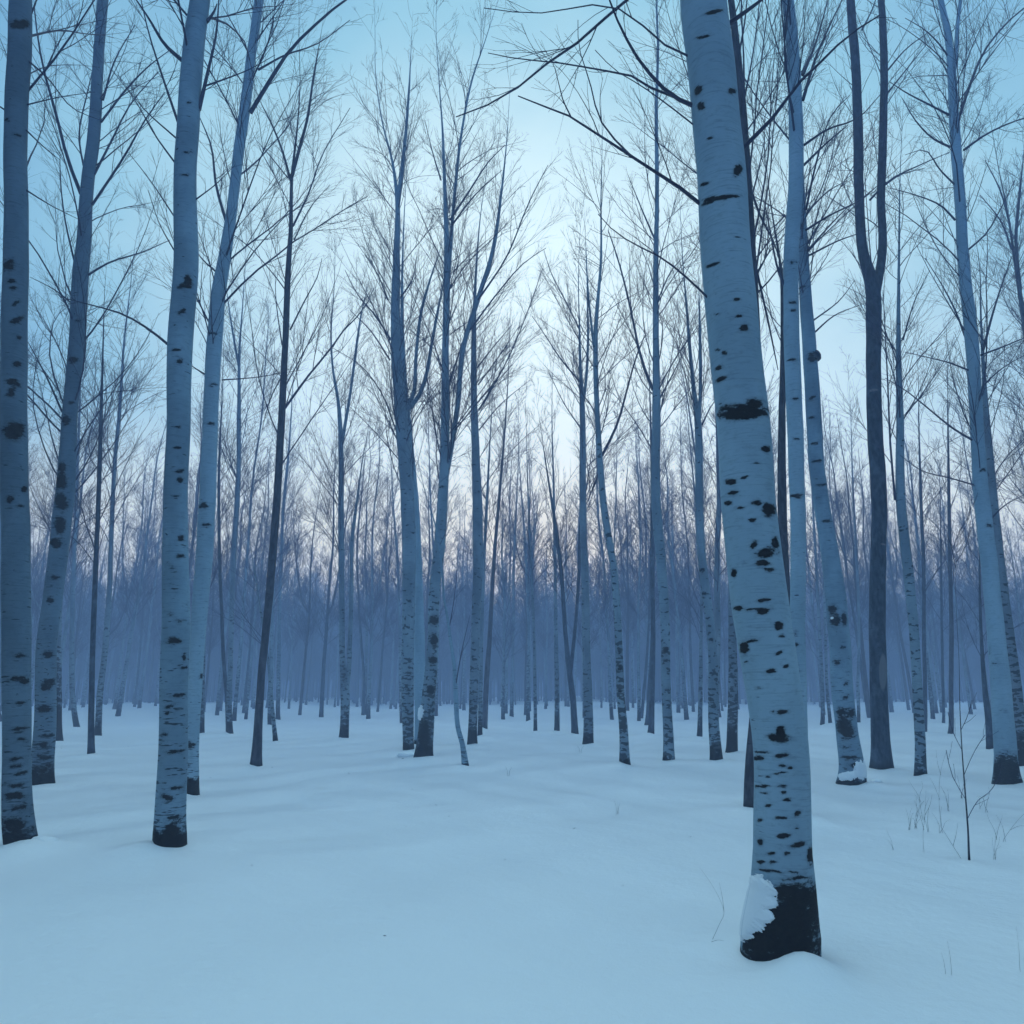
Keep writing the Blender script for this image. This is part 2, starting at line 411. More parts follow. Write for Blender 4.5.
n_tree = 0
def fine(r):
    u = np.linspace(0, 1, len(r)); return 1 - 0.68 * np.clip((u - 0.55) / 0.3, 0, 1)
def build_tree(label, bark, pts, stems=(), limbs=(), marks=(), h0=None, low_h=0.5, density=1.0, spread=1.0, H=None, name='birch_tree', cat='tree', levels=4, side=None, ring=None, group=None, mound=0.05, wob=0.10, lmax=3.6, flare=1.0):
    """pts: trunk centre line as (x, y, width) photo pixels from the foot upward, standing at the distance of its foot"""
    global n_tree
    n_tree += 1
    base, tb = base_point(pts[0][0], pts[0][1])
    Yb = base[1]; dist = float(np.hypot(base[0], base[1]))
    ph = rng.random(2) * 6.28
    def place(x, y, drift=0.0):
        P, t = at_depth(x, y, Yb)
        wb = wob * (math.sin(P[2] * 0.45 + ph[0]) - math.sin(ph[0])) + drift
        return at_depth(x, y, Yb + wb)
    P, R = [], []
    for (x, y, w) in pts:
        p, t = place(x, y)
        P.append(p - base); R.append(0.5 * w * t)
    P[0] = np.array([0, 0, 0.0])
    P.insert(0, np.array([P[0][0] - 0.15 * (P[1][0] - P[0][0]), 0, -0.14])); R.insert(0, R[0])
    top_y = pts[-1][1]
    Hh = H or (19.0 + 3.0 * rng.random())
    if P[-1][2] < Hh - 0.8 and top_y < 40:          # the trunk goes on above the frame
        d = unit(np.array(P[-1]) - np.array(P[-3])); rz = R[-1]; z0 = P[-1][2]
        k = max(2, int((Hh - z0) / 1.2))
        for j in range(1, k + 1):
            d = unit(d * 0.9 + np.array([0, 0, 0.12]) + rng.normal(size=3) * 0.05)
            P.append(P[-1] + d * (Hh - z0) / k); R.append(rz * (1 - j / k) + 0.006)
    else:                                            # ends in a fine leader
        d = unit(np.array(P[-1]) - np.array(P[-2])); ln = 1.0 + 0.04 * dist
        for j in range(1, 4):
            d = unit(d + np.array([0, 0, 0.1]) + rng.normal(size=3) * 0.05)
            P.append(P[-1] + d * ln / 3); R.append(max(0.003, R[-1] * 0.6))
    ring = ring or max(0.03, dist * 0.004)
    side = side or int(np.clip(420 / dist, 10, 40))
    Pt, Rt = catmull(P, R, ring)
    if top_y >= 10: Rt = Rt * fine(Rt)
    acc = Acc(); lows = []
    skin_trunk(acc, lows, Pt, Rt, side, marks, base, low_h, flare, ph[1])
    leaders = [(Pt, Rt)]
    for st in stems:
        sP, sR = [], []
        drift = 0.0; sd = rng.uniform(-0.25, 0.25)
        for j, (x, y, w) in enumerate(st):
            if j:
                drift += sd * 0.001 * Yb * math.hypot(x - st[j-1][0], y - st[j-1][1]) * 0.5
            p, t = place(x, y, drift); sP.append(p - base); sR.append(0.5 * w * t)
        if st[-1][1] < 40:
            d = unit(sP[-1] - sP[-2])
            for j in range(1, 6):
                d = unit(d * 0.9 + np.array([0, 0, 0.15]) + rng.normal(size=3) * 0.05)
                sP.append(sP[-1] + d * 0.9); sR.append(max(0.005, sR[-1] * 0.7))
        else:
            d = unit(sP[-1] - sP[-2]); ln = 0.8 + 0.03 * dist
            for j in range(1, 3):
                d = unit(d + np.array([0, 0, 0.12])); sP.append(sP[-1] + d * ln / 2); sR.append(max(0.003, sR[-1] * 0.55))
        a, b = catmull(sP, sR, ring * 1.5)
        if st[-1][1] >= 10: b = b * fine(b)
        skin_trunk(acc, lows, a, b, max(8, side * 2 // 3), (), base, 0.3, False, ph[1])
        leaders.append((a, b))
    extra = []
    for lb in limbs:
        w0 = lb[0]; lp = lb[1:]
        lP, lR = [], []
        drift = 0.0; sd = rng.uniform(-0.5, 0.5)
        for j, (x, y) in enumerate(lp):
            if j: drift += sd * 0.00137 * Yb * math.hypot(x - lp[j-1][0], y - lp[j-1][1])
            p, t = place(x, y, drift); lP.append(p - base)
            lR.append(max(0.5 * w0 * t * (1 - 0.72 * j / (len(lp) - 1)), 0.003))
        extra.append(catmull(lP, lR, 0.12))
    r = thing(name, label, cat, base, group)
    part('trunk', trunk_mesh('trunk', acc, lows, BARK[bark]), r)
    ca = Acc()
    top = max(a[-1, 2] for a, _ in leaders)
    crown(ca, leaders, extra, dist, h0 if h0 is not None else 0.30 * top, density, spread, levels, lmax)
    if ca.n: part('crown', ca.mesh('crown', M_TWIG), r)
    r1 = R[1]
    mounds.append((base[0], base[1] - 0.10, mound, 0.32 + 2.2 * r1))
    sgn = 1 if rng.random() < 0.5 else -1
    if n_tree == 1: return r, Yb
    mounds.append((base[0] + sgn * r1 * 1.1, base[1] - r1 * 0.9, rng.uniform(0.03, 0.07), 0.10 + r1 * 0.8))
    mounds.append((base[0] - sgn * r1 * 1.5, base[1] - r1 * 0.7, -rng.uniform(0.01, 0.03), 0.12 + r1 * 0.8))
    return r, Yb

# ------------------------------------------------------------------ the traced trees, near ones first
Q_MARKS = [(713,12,9,2,-.2),(702,37,9,1.5,-.15),(698,90,4,5,-.5),(701,106,4,4),(732,91,4,3),(710,138,4,1.2,-.3),(738,170,4.5,6,-.4),(705,184,5,2,-.3),
 (720,198,17,2.6,-.12),(708,203,7,2,-.4),(738,237,4,1),(712,265,7,1.8,-.3),(737,299,4,1.5),(717,314,3,1),(739,316,3.5,1.5),(744,328,4.5,3),(718,350,3,1.2),(724,353,3,2),
 (719,368,4.5,2,-.2),(721,379,5.5,2.6,-.3),(745,411,25,7,.05),(754,404,10,6),(736,415,18,5),(766,449,4.5,3.5),(757,463,4,1.5),(745,477,4,1.6,-.3),(731,482,6.5,3),(732,493,6,1.8,-.2),(728,503,4.5,2.5),(740,508,5,1.5),
 (757,503,5,3),(769,510,7,7),(752,520,4,2),(754,545,4,4,-.5),(766,553,11,5,-.15),(762,563,8,3),(775,543,4,6),(769,570,6,2),(734,573,3,4.5),(765,600,8,1.8,-.1),(738,608,5,2.6),(758,609,14,1.3),(762,612,6,3),
 (779,626,4.5,4.5),(744,648,5,6),(753,641,7,1.6,-.15),(781,636,4,1.5),(746,662,2.5,1),(772,671,5.5,2.2),(786,666,3,2,-.3),(759,688,4.5,1.5),(779,653,4,2,-.4),(773,712,3,1.2),(783,712,6,2.6),
 (780,738,11,5,.1),(781,731,5,5),(758,758,8,2.4),(781,756,8,2.4,-.15),(764,752,10,1.2),(782,766,4,2),(790,768,3,1.5),(768,777,3,1.5),(780,773,8,1.2,-.1),(762,786,8,1.6),(782,786,6,1.4),(784,792,3,2),(764,793,6,1),(752,797,3,2),
 (787,800,5,1.8),(768,806,4,1.6),(798,813,4,3,-.3),(780,818,6,1.4),(760,820,3,2),(797,828,3,1.4),(783,836,7,2.6,-.1),(798,845,8,2.6,-.15),(760,842,3,3),(772,853,4,1.6),(787,853,3,2),(761,862,4,1.5),(774,862,5,1.6),(811,856,4,9),(770,871,14,1.3,.1),(792,872,6,1.4),(803,878,10,1.6),
 (782,926,46,32),(800,905,26,24),(780,945,50,22),(792,893,22,10)]
A_MARKS = [(20,24,11,5),(7,120,4,1.5),(18,135,5,1.5,.2),(9,265,6,6),(12,281,5,2),(13,288,4,2),(16,303,4,2,-.4),(17,320,7,3,-.3),(19,338,3,2),(17,364,5,3),(13,383,8,4,.2),(11,391,5,2),(10,396,5,1.5),(14,431,11,9),
 (24,489,3,3),(10,499,4,4),(20,506,4,2),(20,655,8,2),(26,680,4,1.5),(20,679,12,2.4),(25,682,5,3),(16,702,10,1.4),(20,729,12,1.3),(22,740,8,2,.2),(14,758,12,1.6,-.15),(12,766,10,1.5),(20,773,9,1.6),(14,785,11,2),(14,796,12,4),(20,808,10,3),(14,825,12,8),(16,843,14,10)]
B_MARKS = [(62,468,4,6),(61,481,6,9),(60,500,6,8),(62,505,7,5),(60,525,6,9),(56,543,6,5),(73,360,6,3),(79,320,4,1.5),(72,402,4,1.5),(66,420,4,5),(54,578,6,2),(50,600,4,3),(48,654,6,4),(50,682,7,3),(46,687,6,4),(44,709,8,4),(48,736,9,2),(42,745,10,2.5),(44,757,10,2.5),(40,770,10,4),(43,781,12,6)]
C_MARKS = [(185,286,8,3,-.1),(188,280,4,5),(181,313,5,1.5),(176,350,7,1.3,-.3),(180,361,3.5,3),(183,310,3,1),(189,103,3,1.5),(188,152,5,1.2),(185,175,5,1.2),(178,426,7,1),(176,448,5,1.2,-.1),(180,471,5,2),(180,480,4,3),(176,495,5,1.3),(181,538,4,3),(180,556,5,2,-.2),(172,567,5,1.5),(170,613,5,1.6),
 (178,622,6,1.5),(174,641,8,3.2),(184,657,2,4),(184,668,4,2,-.2),(182,680,3,1),(179,695,8,1.5),(169,706,5,1),(167,713,3,1.3),(164,734,4,2),(173,751,13,1.6),(178,788,7,2.2),(165,795,5,2),(170,800,6,1.5),(175,818,8,3),(172,830,9,7),(168,843,14,9)]
S_MARKS = [(813,357,6,5),(800,288,5,1.3,-.3),(812,398,4,2,-.5),(812,418,4,1.5),(815,443,5,1.3,-.3),(817,461,6,1.3,-.1),(822,485,6,1.5,-.1),(821,498,4,1),(826,521,5,1),(832,609,5,4),(835,620,6,6),(844,619,3,7,.3),(837,662,5,2.3),(832,676,4,1),(838,639,7,1),(843,647,3,1.5),(846,683,3,2),(846,697,4,2,-.4),
 (842,712,6,4),(844,726,8,9),(848,733,7,7),(851,713,4,5),(845,748,8,1.2),(850,758,9,2),(856,765,7,3),(848,782,12,3,-.2)]
R_MARKS = [(792,262,5,1.3),(792,302,4,2),(793,310,3,1),(792,360,6,1.4),(794,398,5,1),(796,438,5,1.2),(796,496,7,2.2),(797,548,4,1),(796,633,3,1.5),(795,645,4,2),(797,672,4,1.7),(801,692,4,1)]
X_MARKS = [(983,470,3,2),(989,525,4,1.2),(988,651,3,2),(996,662,6,1.5),(1000,712,7,1)]

big, Yq = build_tree('thickest birch, nearest on the right, black band across it and black snow-patched foot', 'clean',
 [(781,962,73),(781,930,73),(783,893,63),(783,850,56),(781,760,54),(774,700,54),(767,650,55.5),(759,600,55.5),(750,512,51.5),(744,440,50),(738,380,49),(734,340,49.5),(730,300,50),(723,200,49),(714,100,46),(709,50,45),(704,0,44)],
 limbs=[(4.2,(700,204),(672,182),(655,172),(625,152),(595,133),(571,117),(540,105),(518,96)), (2.2,(630,155),(615,140),(600,120),(592,90),(586,70),(579,48),(578,20)), (1.6,(571,117),(562,98),(558,80),(555,68)),
        (4.8,(696,107),(672,96),(655,80),(635,55),(622,30),(612,8),(604,-20)), (2.8,(674,97),(650,88),(635,77),(600,70),(560,63),(512,58),(488,53)), (2.4,(690,57),(672,50),(650,33),(635,18),(618,8),(575,7),(555,12),(512,12),(484,8)),
        (4.0,(700,-60),(660,-25),(626,0),(575,45),(545,65),(512,92),(481,108),(456,117)), (2.6,(712,302),(687,278),(660,257),(640,247),(614,231),(598,214)), (5.5,(728,24),(745,12),(765,-3),(800,-40)),
        (5.0,(738,153),(758,133),(776,115),(796,86),(820,63),(846,37),(880,15)), (1.8,(700,130),(668,105),(640,85),(615,70),(595,50))],
 marks=Q_MARKS, h0=8.2, low_h=0.10, density=0.8, side=76, ring=0.012, mound=0.05, H=19, wob=0.06, flare=0.25)
snow_patch(big, [(752,908,20,28,-.3),(762,893,14,18,.4),(744,925,12,16),(768,903,9,7),(766,916,9,8)], 0.014, 1.0)

build_tree('birch hugging the left edge, black blob halfway up, blotched black foot in snow', 'shaded',
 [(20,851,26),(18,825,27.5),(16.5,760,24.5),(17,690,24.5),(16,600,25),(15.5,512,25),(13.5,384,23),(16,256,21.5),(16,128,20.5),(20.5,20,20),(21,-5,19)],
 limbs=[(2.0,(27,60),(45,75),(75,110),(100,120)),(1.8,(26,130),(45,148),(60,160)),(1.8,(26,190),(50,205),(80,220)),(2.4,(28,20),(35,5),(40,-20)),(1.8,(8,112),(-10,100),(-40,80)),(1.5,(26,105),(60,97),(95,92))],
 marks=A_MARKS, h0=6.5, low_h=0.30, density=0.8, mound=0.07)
build_tree('birch second from the left edge, black scars down its left side, forking limbs above', 'shaded',
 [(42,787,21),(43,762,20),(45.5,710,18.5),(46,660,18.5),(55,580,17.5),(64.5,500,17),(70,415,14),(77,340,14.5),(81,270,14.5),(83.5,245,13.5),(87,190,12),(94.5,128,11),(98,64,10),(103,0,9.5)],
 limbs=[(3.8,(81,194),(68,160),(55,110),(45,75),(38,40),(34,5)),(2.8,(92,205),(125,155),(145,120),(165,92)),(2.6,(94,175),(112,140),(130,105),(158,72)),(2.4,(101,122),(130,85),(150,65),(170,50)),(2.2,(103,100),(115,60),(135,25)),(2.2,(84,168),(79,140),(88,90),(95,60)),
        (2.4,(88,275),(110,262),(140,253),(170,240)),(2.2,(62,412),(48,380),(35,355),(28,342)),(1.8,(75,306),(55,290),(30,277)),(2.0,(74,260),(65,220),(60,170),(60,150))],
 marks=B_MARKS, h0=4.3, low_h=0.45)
build_tree('birch left of centre with a dark triangle scar and a bend halfway, black foot', 'white',
 [(168,850,28),(168.5,835,30),(173,760,28),(174,700,26),(175.5,640,26),(175.5,512,23),(178.5,420,22.5),(180,345,23.5),(184,300,23),(186,256,22.5),(185,190,21.5),(188,128,21.5),(192,64,20),(200,0,18)],
 limbs=[(4.5,(184,62),(165,45),(150,20),(135,-2)),(2.8,(178,122),(162,75),(148,30),(140,-5)),(4.2,(199,110),(207,75),(216,35),(219,-5)),(3.6,(207,22),(214,12),(217,4)),(3.0,(170,346),(150,330),(120,313),(95,306),(60,297)),(2.0,(176,164),(155,135),(135,100),(112,70)),(1.8,(176,138),(145,110),(118,75)),
        (1.6,(174,216),(150,180),(128,152)),(1.5,(174,250),(160,225),(148,190)),(1.6,(195,200),(215,185),(235,165)),(2.0,(205,86),(225,79),(248,70),(275,55))],
 marks=C_MARKS, h0=8.0, low_h=0.35, density=0.8, mound=0.05)
build_tree('smooth birch just right of the bent birch, leaning right, dark brown foot', 'clean',
 [(190.5,798,16),(191,750,14.5),(194,690,15),(197.5,640,15),(207,512,16),(210,430,15),(214,350,14.5),(219,290,13.5),(225,256,12),(233,200,10),(239,150,10),(246,100,10),(252,50,9),(259,0,9)],
 flare=0.8, limbs=[(3.4,(227,224),(216,185),(211,145),(200,118)),(4.6,(250,113),(275,72),(286,55),(315,25),(348,-2),(370,-15)),(2.4,(224,303),(240,286),(256,271),(276,256),(293,242),(318,227),(343,210),(368,196)),(2.2,(219,274),(205,262),(195,250)),(2.2,(258,70),(285,55),(315,45),(350,20)),(2.2,(206,375),(198,370),(186,362)),(1.6,(222,380),(250,378),(300,370)),(2.0,(250,55),(236,30),(222,5))],
 marks=[(215,333,6,1.2),(213,385,5,1.5),(210,424,6,1),(203,506,5,3),(206,525,5,2),(202,676,2.5,2.5),(190,745,6,3)], h0=6.4, low_h=0.5)
build_tree('slim leaning tree with dark purplish bark and forked top, in the left third', 'brown',
 [(256,768,11),(258,730,8.5),(261,680,7.5),(266,630,7.3),(276,512,7.8),(282.5,400,6.6),(285,350,6.3),(289,256,5.5),(290.5,235,5.3),(292,176,4.6),(297,130,3.4),(300,85,2.4),(299,40,1.5)],
 stems=[[(292,176,3.5),(299,150,3),(307,120,2.6),(313,80,2),(320,40,1.2)],[(290.5,180,2.5),(282,150,2),(272,125,1.6),(262,105,1)]],
 limbs=[(2.6,(285,408),(305,380),(331,348),(348,325),(361,313),(374,288)),(2.2,(293,226),(310,190),(320,160),(350,108)),(1.8,(290,330),(305,300),(318,275),(322,258)),(1.5,(282,345),(276,300),(275,270)),(1.6,(284,372),(270,400),(262,430)),(1.5,(294,240),(312,205),(330,185)),(1.4,(288,178),(265,150),(256,140))],
 h0=6.0, low_h=0.25, density=0.9)
build_tree('double-stemmed dark tree, its two thin stems crossing low and splitting from one foot', 'grey',
 [(343.5,739,9),(345,715,9),(345,695,9),(342.5,660,5.5),(342,620,5.5),(341,512,5.8),(341,450,5),(338,400,3.6),(333,370,3),(331,335,2.6),(334,290,2),(335,250,1.4)],
 stems=[[(345,700,5.5),(348.5,670,4.8),(350,640,4.3),(351.5,590,4),(352,545,3.6),(357,500,3),(361,470,2.2),(368,430,1.4)],[(341,448,3.5),(345,425,3.2),(350,395,2.8),(356,350,2.4),(361,315,2),(368,285,1.3)]],
 h0=5.5, low_h=0.7, levels=4)
g1, _ = build_tree('pale birch left in the central clump, forking at mid height, snow at foot', 'band',
 [(409,752,10),(407.5,700,12),(408,640,13),(409,580,13),(408,512,14),(401.5,420,12.5),(396,350,10),(396.5,256,7.8),(397.5,205,6.2),(393,165,4),(383,125,3),(376,80,2.2),(375,30,1.3)],
 stems=[[(397.5,205,5),(402,170,4),(406,130,3),(409,90,2.2),(411,50,1.3)],[(405,412,5),(412,398,4.2),(416,356,3.4),(421,313,3),(430,280,2.5),(440,250,1.8)],[(408,410,5),(418,397,4.5),(426,376,4),(431,348,3.3),(437,315,2.8),(443,285,2)]],
 limbs=[(2.2,(391,340),(375,315),(358,295),(345,270)),(2.0,(390,360),(370,330),(350,310)),(1.8,(396,430),(380,390),(360,365),(333,348)),(2.0,(401,297),(412,280),(417,256)),(2.0,(388,300),(378,275),(365,255))],
 h0=6.4, low_h=0.4, density=1.0)
g2, Yg2 = build_tree('birch right in the central clump, wide dark mottled foot, crown of several fine leaders', 'band',
 [(424,759,17),(425.5,735,15.5),(428,705,13.5),(433,640,11.5),(434,600,11),(440,540,11),(442,512,11),(445,440,9),(445.5,350,7),(447,256,6.5),(444.5,180,5),(442.5,130,3.8),(439,80,2.6),(436,20,1.3)],
 stems=[[(446,478,5),(451,450,5),(457,410,5),(464,345,5.2),(477,302,4.8),(491,258,4.2),(502,187,3),(507,137,2.2),(509,105,1.4)],[(447,300,4),(451,240,3.8),(455,190,3.2),(462,130,2.4),(472,80,1.8),(486,38,1.1)]],
 limbs=[(2.6,(446,392),(460,350),(468,325)),(2.4,(450,220),(470,190),(490,160),(505,145)),(2.2,(452,225),(475,195),(502,170)),(2.2,(478,300),(505,260),(530,200),(548,165)),(2.0,(470,330),(500,290),(525,262),(546,248)),(1.8,(455,430),(480,400),(512,365)),(1.8,(441,180),(432,150),(425,120))],
 marks=[(424,735,7,18),(434,640,4,7),(433,660,5,4),(434,620,5,5),(431,690,5,5),(441,486,5,1.2)], h0=6.0, low_h=0.6, density=1.0)
snow_patch(g2, [(419,713,4.5,7.5,-.4)], 0.05, 2.0)
build_tree('smooth bluish birch half hidden behind the central clump', 'clean',
 [(420,747,11),(420,700,11),(419,640,11.5),(417,580,11.5),(413.5,500,10.5),(409,440,8),(404,380,6),(402,300,4),(404,220,2.5),(407,160,1.4)], h0=6.5, low_h=0.3)
build_tree('thin crooked birch bending right at its foot, beside the central clump', 'white',
 [(465,768,7),(462.5,745,5.2),(458,728,4.8),(456,700,4.6),(454,665,3.6),(450.5,640,3.2),(447.5,618,2.6),(445,605,2.4),(442,568,2.2),(435,524,1.8),(426,495,1.4),(420,470,1)],
 limbs=[(1.5,(455,690),(462,650),(470,615)),(1.2,(449,630),(454,600),(457,570))], h0=4.2, low_h=0.16, density=0.6, lmax=1.4, levels=3)
build_tree('straight speckled birch right of the crooked thin one', 'grey',
 [(472,746,9.5),(473.5,700,8.5),(475.5,630,8.5),(478,560,10),(477.5,512,10.5),(475.5,450,8),(474,400,6.6),(474,330,5.6),(477,256,3.6),(480,220,2.6),(486,175,1.4)],
 limbs=[(1.8,(477,368),(495,345),(512,325)),(1.6,(478,385),(500,355),(520,325)),(1.8,(479,410),(505,365),(530,305),(543,268)),(1.5,(479,430),(500,405),(530,380))], h0=6.5, low_h=0.9)
build_tree('slender grey trunk tucked behind the straight speckled birch', 'grey', [(480,737,4.6),(480.5,690,4.2),(481.5,630,4),(484,560,3.4),(487,500,2.8),(490,440,2),(494,380,1.2)], low_h=0.8, levels=3)
build_tree('dark brown trunk leaning right, next to the straight speckled birch', 'brown', [(484.5,730,5.6),(486,690,5.6),(489.5,640,4.4),(494,560,3.6),(499,500,3),(504,440,2.4),(508,380,1.8),(510,330,1.2)], low_h=0.6)
build_tree('thin straight tree left of the dark forked tree in mid clearing', 'grey', [(557,733,5.4),(557,690,4.6),(556,640,4),(555,560,3),(553.5,480,2.3),(552,420,1.6),(553,370,1)], low_h=1.2, levels=3)
build_tree('dark tree in mid clearing forking into a narrow V just above head height', 'dark',
 [(575,735,7),(573,700,6.2),(569.5,672,5.6),(566,640,4.2),(561,570,4),(556,530,3.6),(550,490,3),(546,465,2.2),(541,430,1.4)],
 stems=[[(570,676,4),(574,640,3.5),(577,605,3.3),(579,570,3),(580,530,2.6),(586,490,2.2),(592,450,1.4)]], h0=4.2, low_h=0.6)
build_tree('straight birch right of the dark V-forked tree, bluish and unmarked', 'grey',
 [(588.5,746,10),(588,700,9),(586,640,7.8),(585.5,600,7.6),(583,512,7),(582,400,5.6),(580.5,370,4),(579.5,330,2.8),(578.5,280,2),(580,235,1.2)],
 stems=[[(582,410,3.5),(586,380,2.8),(588,340,2.2),(587,290,1.5)]], limbs=[(1.9,(580,382),(560,358),(545,335),(532,316)),(1.6,(580,330),(565,300),(550,270),(544,250)),(1.6,(582,430),(565,405),(548,370))], h0=6.0, low_h=0.5, density=1.1)
build_tree('birch right of the bluish straight one, wavy trunk and long limb to the right', 'band',
 [(624.5,767,10.5),(624,740,9),(621,700,7.8),(618.5,640,7.2),(614,570,7.2),(604.5,512,7),(600,460,5.8),(596,380,5),(595.5,340,4.6),(601,256,3.4),(601,200,2.8),(602,130,1.3)],
 stems=[[(597,370,2.8),(592,330,2.3),(588,290,1.8),(586,250,1.2)]], limbs=[(3.2,(602,456),(617,425),(627,390),(637,355),(645,335)),(2.4,(600,470),(592,490),(588,500))], marks=[(620,668,3,3),(620,690,3,2),(619,652,2,2)], h0=6.2, low_h=0.3, density=1.0)
build_tree('tall birch left of the thickest one, single dark knot low, steep left limb', 'band',
 [(669.5,763,11),(667.5,720,9.5),(666,680,9.2),(665.5,640,9.2),(661,560,9.5),(656.5,512,9.8),(656.5,400,8),(656,350,6.5),(656,256,5),(657,200,4.2),(656.5,100,3.3),(658,50,2.3),(657,0,1.5)],
 limbs=[(3.4,(653,390),(640,355),(635,330),(625,285),(617,256),(608,230)),(2.0,(659,400),(675,370),(690,340)),(2.0,(655,240),(640,205),(628,175)),(1.8,(658,300),(672,270),(690,250))], marks=[(666,650,3,3.5),(666,660,4,1),(667,690,4,1)], h0=6.0, low_h=0.25, density=1.1)
build_tree('dark slim trunk close behind the birch with the single dark knot', 'dark', [(651,735,6.2),(652,700,5.2),(653,640,4.8),(652,560,4),(652,480,3),(650,400,2.2),(648,330,1.3)], low_h=0.4)
build_tree('short-looking dark trunk leaning right, second behind the birch with the dark knot', 'dark', [(647,726,4.8),(649.5,690,4.2),(652,640,3),(654,570,2.4),(657,490,1.8),(660,420,1)], low_h=0.4, levels=3)
build_tree('thinnest of three dark trunks leaning right behind the birch with the dark knot', 'dark', [(641,719,3.6),(644,690,3),(648,640,2.3),(650,570,1.8),(652,500,1)], low_h=0.4, levels=3)
build_tree('finely banded birch curving at half height, forking high, left of the thickest birch', 'band',
 [(716.5,762,12),(713.5,715,10.5),(712.5,650,8.8),(709,615,8.4),(703,570,8.6),(699.5,512,8),(698,425,7),(694,390,4.6),(690,350,4),(686,300,3),(682,250,2),(680,205,1.2)],
 stems=[[(698,428,5),(700,400,3.6),(700,340,2.8),(699,295,1.6)]], marks=[(702,570,3,2.5),(704,594,3,2),(711,640,3,2)], limbs=[(1.8,(702,425),(712,405),(720,395))], h0=6.0, low_h=0.6, density=1.1)
build_tree('plain bluish trunk half hidden behind the finely banded curved birch', 'grey', [(714,742,6),(716.5,690,6),(717.5,640,5.8),(717,560,5.6),(719,500,4.8),(717,440,3.4),(716,370,2)], low_h=0.8)
build_tree('speckled birch standing just left of the thickest birch', 'grey', [(731.5,754,11),(733,700,10),(732.5,640,7.6),(731,560,7),(727,500,5.4),(724,430,4.2),(722,350,2.6),(720,280,1.4)], low_h=1.2)
build_tree('slim grey trunk left of the finely banded curved birch', 'grey', [(699.5,738,5.2),(700.5,690,4.2),(701,640,3),(702,570,2.4),(703,500,1.5)], low_h=0.8, levels=3)
build_tree('dark tree almost hidden behind the thickest birch, upper stem showing at its right side', 'brown', [(749.5,812,12),(751.5,760,12),(757,700,11),(759,560,11),(757,400,10),(754,300,9.5),(750,230,9),(744,128,8),(737,50,7),(731,0,6)],
 limbs=[(3,(752,250),(770,330),(778,370)),(3,(748,180),(760,215),(775,245),(783,275)),(2.5,(742,110),(752,60),(760,0)),(2.5,(738,60),(745,20),(748,-10))], h0=7.0, low_h=0.3)
build_tree('bluish slender trunk squeezed between the thickest birch and the pale birch right of it', 'brown', [(789,792,10),(788,700,9.5),(786,600,9),(782,500,8.6),(782,420,7),(783,330,5.4),(780,262,3.6),(774,225,3),(769,190,2.2),(765,150,1.3)], h0=7.0, low_h=0.3)
build_tree('pale straight birch directly right of the thickest one, few thin dark dashes', 'clean',
 [(799,822,17),(799.5,760,15.5),(799,700,15),(797.5,640,15),(798,512,15),(796.5,470,15),(794,400,15),(791.5,330,15),(791,256,14.5),(795.5,190,14),(796,128,13.5),(793.5,64,12.5),(788,0,11)],
 limbs=[(3.4,(803,75),(815,45),(828,0)),(3.6,(803,100),(815,60),(830,25),(842,0)),(2.8,(804,145),(830,128),(855,120),(880,95)),(2.8,(804,165),(830,140),(848,125)),(2.4,(806,210),(817,160),(835,110),(850,95)),(2.6,(806,230),(830,215),(855,203),(890,175)),(2.2,(808,250),(835,220),(855,200)),(3.0,(784,285),(778,270),(771,235),(764,200)),(2.0,(785,215),(776,225),(768,230))],
 marks=R_MARKS, h0=9.0, low_h=0.2)
s_, Ys = build_tree('leaning birch with snowy knot, black hanging scar and snow ledge at its foot', 'white',
 [(852,787,26),(852,770,24),(847,730,21),(843,700,21),(839.5,640,20),(836,600,19),(830,556,17),(823,512,15.5),(817,470,15),(813,400,14),(808,330,13),(803,256,10.5),(800,190,9),(797,130,8),(794,60,7),(790,0,6)],
 limbs=[(2.2,(808,256),(840,240),(870,230)),(2.0,(812,335),(835,315),(860,305)),(1.8,(814,320),(840,300),(855,280)),(2.0,(805,215),(830,190),(848,180))], marks=S_MARKS, h0=8.0, low_h=0.2, mound=0.06)
snow_clump(s_, 832, 618, Ys - 0.17, 0.026, 0.03, 0.022, 0.4)
snow_patch(s_, [(848,776,11,4.5,-.1),(861,770,7,9,.2)], 0.022, 2.5)
# round burl on the side of that birch
Pb, tb = at_depth(815, 356, Ys - 0.08)
bm = bmesh.new(); bmesh.ops.create_icosphere(bm, subdivisions=3, radius=1.0)
for v in bm.verts:
    d = v.co.normalized(); f = 1 + 0.15 * math.sin(5 * d.x + 2 * d.z) + 0.08 * math.sin(11 * d.z + 7 * d.y)
    v.co = d * f; v.co.x *= 6.2 * tb; v.co.y *= 5.5 * tb; v.co.z *= 5.4 * tb
for f in bm.faces: f.smooth = True
me = bpy.data.meshes.new('burl'); bm.to_mesh(me); bm.free(); me.materials.append(M_DARK)
bo = part('burl', me, s_); bo.location = Pb - np.array(s_.location)

